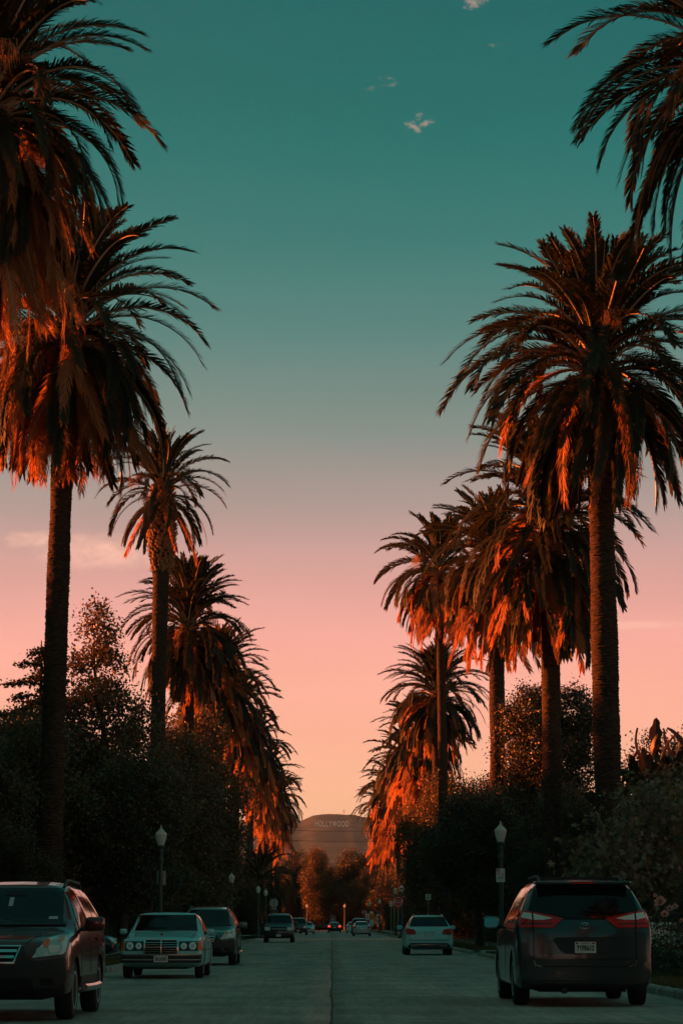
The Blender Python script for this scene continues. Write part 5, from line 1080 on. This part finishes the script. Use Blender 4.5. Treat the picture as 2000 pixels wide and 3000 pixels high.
# --- smaller, farther cars
BOXY = [(-2.4, .6, .92, .66, .86), (-2.36, 1.0, .95, 1.08, .88), (-2.3, 1.15, .955, 1.2, .84), (-2.1, 1.17, .955, 1.74, .74), (-1.6, 1.16, .96, 1.83, .73), (.2, 1.14, .96, 1.82, .73), (.5, 1.13, .96, 1.76, .73), (1.0, 1.11, .96, 1.2, .82), (1.2, 1.07, .955, 1.14, .82), (2.2, 1.02, .94, 1.08, .80), (2.36, .9, .92, .96, .80), (2.4, .6, .88, .66, .8)]
def boxy(label, x, y, head, mat, name='off_road_car'):
    c = Car(name, label, 'SUV', x, y, head, BOXY, .975, .30, mat, 2.88, .38, 1.5, bow=.12, spokes=5, tyre_w=.25)
    glass_set(c, [(-.78, 1.2), (.78, 1.2), (.70, 1.70), (-.70, 1.70)], [[(.85, 1.17), (.45, 1.70), (-.2, 1.74), (-.22, 1.17)], [(-.3, 1.17), (-.28, 1.74), (-1.1, 1.74), (-1.15, 1.17)]], [(-.78, 1.2), (.78, 1.2), (.70, 1.66), (-.70, 1.66)])
    c.part('grille', 'front', [(-.46, .74), (.46, .74), (.50, .96), (-.50, .96)], .015, C['seam'], False)
    for z in (.80, .87): c.part('grille_bar', 'front', [(-.46, z), (.46, z), (.46, z + .018), (-.46, z + .018)], .025, C['alloy'], False)
    c.part('headlight', 'front', [(.53, .76), (.86, .76), (.88, .95), (.54, .95)], .018, C['clear'], True)
    c.part('front_bumper', 'front', [(-.90, .32), (.90, .32), (.90, .56), (-.90, .56)], .03, C['trim'], False); c.part('bumper_trim', 'front', [(-.92, .57), (.92, .57), (.92, .69), (-.92, .69)], .03, mat, False)
    c.part('taillight', 'rear', [(.70, .85), (.90, .85), (.90, 1.15), (.72, 1.15)], .02, C['red'], True)
    c.plate('front', .46, None, 0, None, t=.05); c.mirrors(.75, 1.2, .98, mat, (.22, .13, .22)); c.rails(-1.9, .2, .66, C['trim'], .05); return c
boxy('dark boxy off-road car facing the viewer, beside the left kerb', -3.36, 157.5, 180, P['teal'])
boxy('dark pickup-like SUV right behind the boxy off-road car', -3.55, 262, 180, P['black'], 'parked_suv')
boxy('dark SUV parked just beyond the silver saloon on the right', 3.2, 283, 0, P['darkgrey'], 'parked_suv')
SED = [(-2.4, .62, .82, .66, .74), (-2.35, .85, .85, .98, .74), (-2.25, .9, .86, 1.03, .70), (-1.7, .93, .88, 1.05, .68), (-1.0, .95, .89, 1.38, .58), (-.5, .95, .90, 1.445, .57), (.1, .94, .90, 1.42, .57), (.95, .92, .89, .99, .70), (1.2, .88, .88, .94, .68), (2.1, .78, .86, .82, .62), (2.35, .66, .82, .70, .6), (2.4, .55, .78, .6, .58)]
def sedan(label, x, y, head, mat, lit=False, name='parked_saloon', group='cars parked along the kerbs'):
    c = Car(name, label, 'car', x, y, head, SED, .905, .22, mat, 2.78, .325, 1.42, group, bow=.16, spokes=5, tyre_w=.21)
    glass_set(c, [(-.68, 1.0), (.68, 1.0), (.56, 1.37), (-.56, 1.37)], [[(.62, .97), (.12, 1.36), (-.35, 1.38), (-.38, .97)], [(-.44, .97), (-.41, 1.38), (-.9, 1.33), (-1.3, 1.0)]], [(-.66, 1.06), (.66, 1.06), (.56, 1.36), (-.56, 1.36)])
    c.part('taillight', 'rear', [(.50, .76), (.84, .74), (.84, .93), (.60, .95)], .02, C['lit'] if lit else C['red'], True)
    c.part('headlight', 'front', [(.50, .62), (.80, .60), (.80, .72), (.56, .73)], .02, C['clear'], True); c.part('grille', 'front', [(-.34, .55), (.34, .55), (.38, .68), (-.38, .68)], .015, C['seam'], False)
    c.part('rear_bumper', 'rear', [(-.84, .30), (.84, .30), (.85, .60), (-.85, .60)], .025, mat, False); c.part('boot_seam', 'rear', [(-.6, .62), (.6, .62), (.6, .633), (-.6, .633)], .005, C['seam'], False)
    c.plate('rear', .72, None, 0, None, t=.02); c.mirrors(.6, 1.0, .9, mat, (.18, .1, .13), False); return c
c = sedan('small black car driving away with glowing red tail lights, mid road', .36, 332, 0, P['black'], True, 'moving_car', None)
c.part('brake_light', 'rear', [(-.06, 1.03), (.06, 1.03), (.06, 1.06), (-.06, 1.06)], .03, C['amber'], False)
sedan('silver saloon seen from behind at the right, far down the road', 2.93, 241, 0, P['silver'])
sedan('white saloon half hidden ahead of the silver one', 2.75, 318, 0, P['white'])
sedan('pale saloon peeping out behind the dark pickup-like SUV', -2.95, 292, 180, P['silver'])
sedan('dark saloon backed into the left driveway with a red tail light', -9.1, 77.5, -90, P['black'])
# flatbed trailer by the far portable toilet
tr = thing('flat_trailer', 'low dark flatbed trailer left of the moving car at the far end', 'trailer', (-1.2, 420, 0))
MB().box((-1.1, -1.6, .55), (1.1, 1.6, .72)).build('bed', P['teal'], tr); MB().box((-1.1, -1.62, .74), (1.1, -1.56, 1.15)).build('side_board', P['teal'], tr)
for sg in (1, -1): MB().lathe([(.3, -.1), (.32, -.06), (.32, .06), (.3, .1)], 18, axis='x', c=(sg * 1.0, 0, .32)).build('wheel', C['rubber'], tr)
# ------------------------------------------------------------------ evening haze: one closed box round the whole place
hz_m = bpy.data.materials.new('haze'); hz_m.use_nodes = True; t = hz_m.node_tree; t.nodes.clear()
v = t.nodes.new('ShaderNodeVolumePrincipled'); v.inputs['Color'].default_value = (0.52, 0.80, 1.0, 1); v.inputs['Density'].default_value = 3.1e-5; v.inputs['Anisotropy'].default_value = 0.7
o_ = t.nodes.new('ShaderNodeOutputMaterial'); t.links.new(v.outputs[0], o_.inputs['Volume'])
hz = MB().box((-5900, -290, -1.2), (5900, 9700, 372)).build('haze', hz_m, kind='stuff'); hz['label'] = 'thin evening haze lying between the street and the hills'
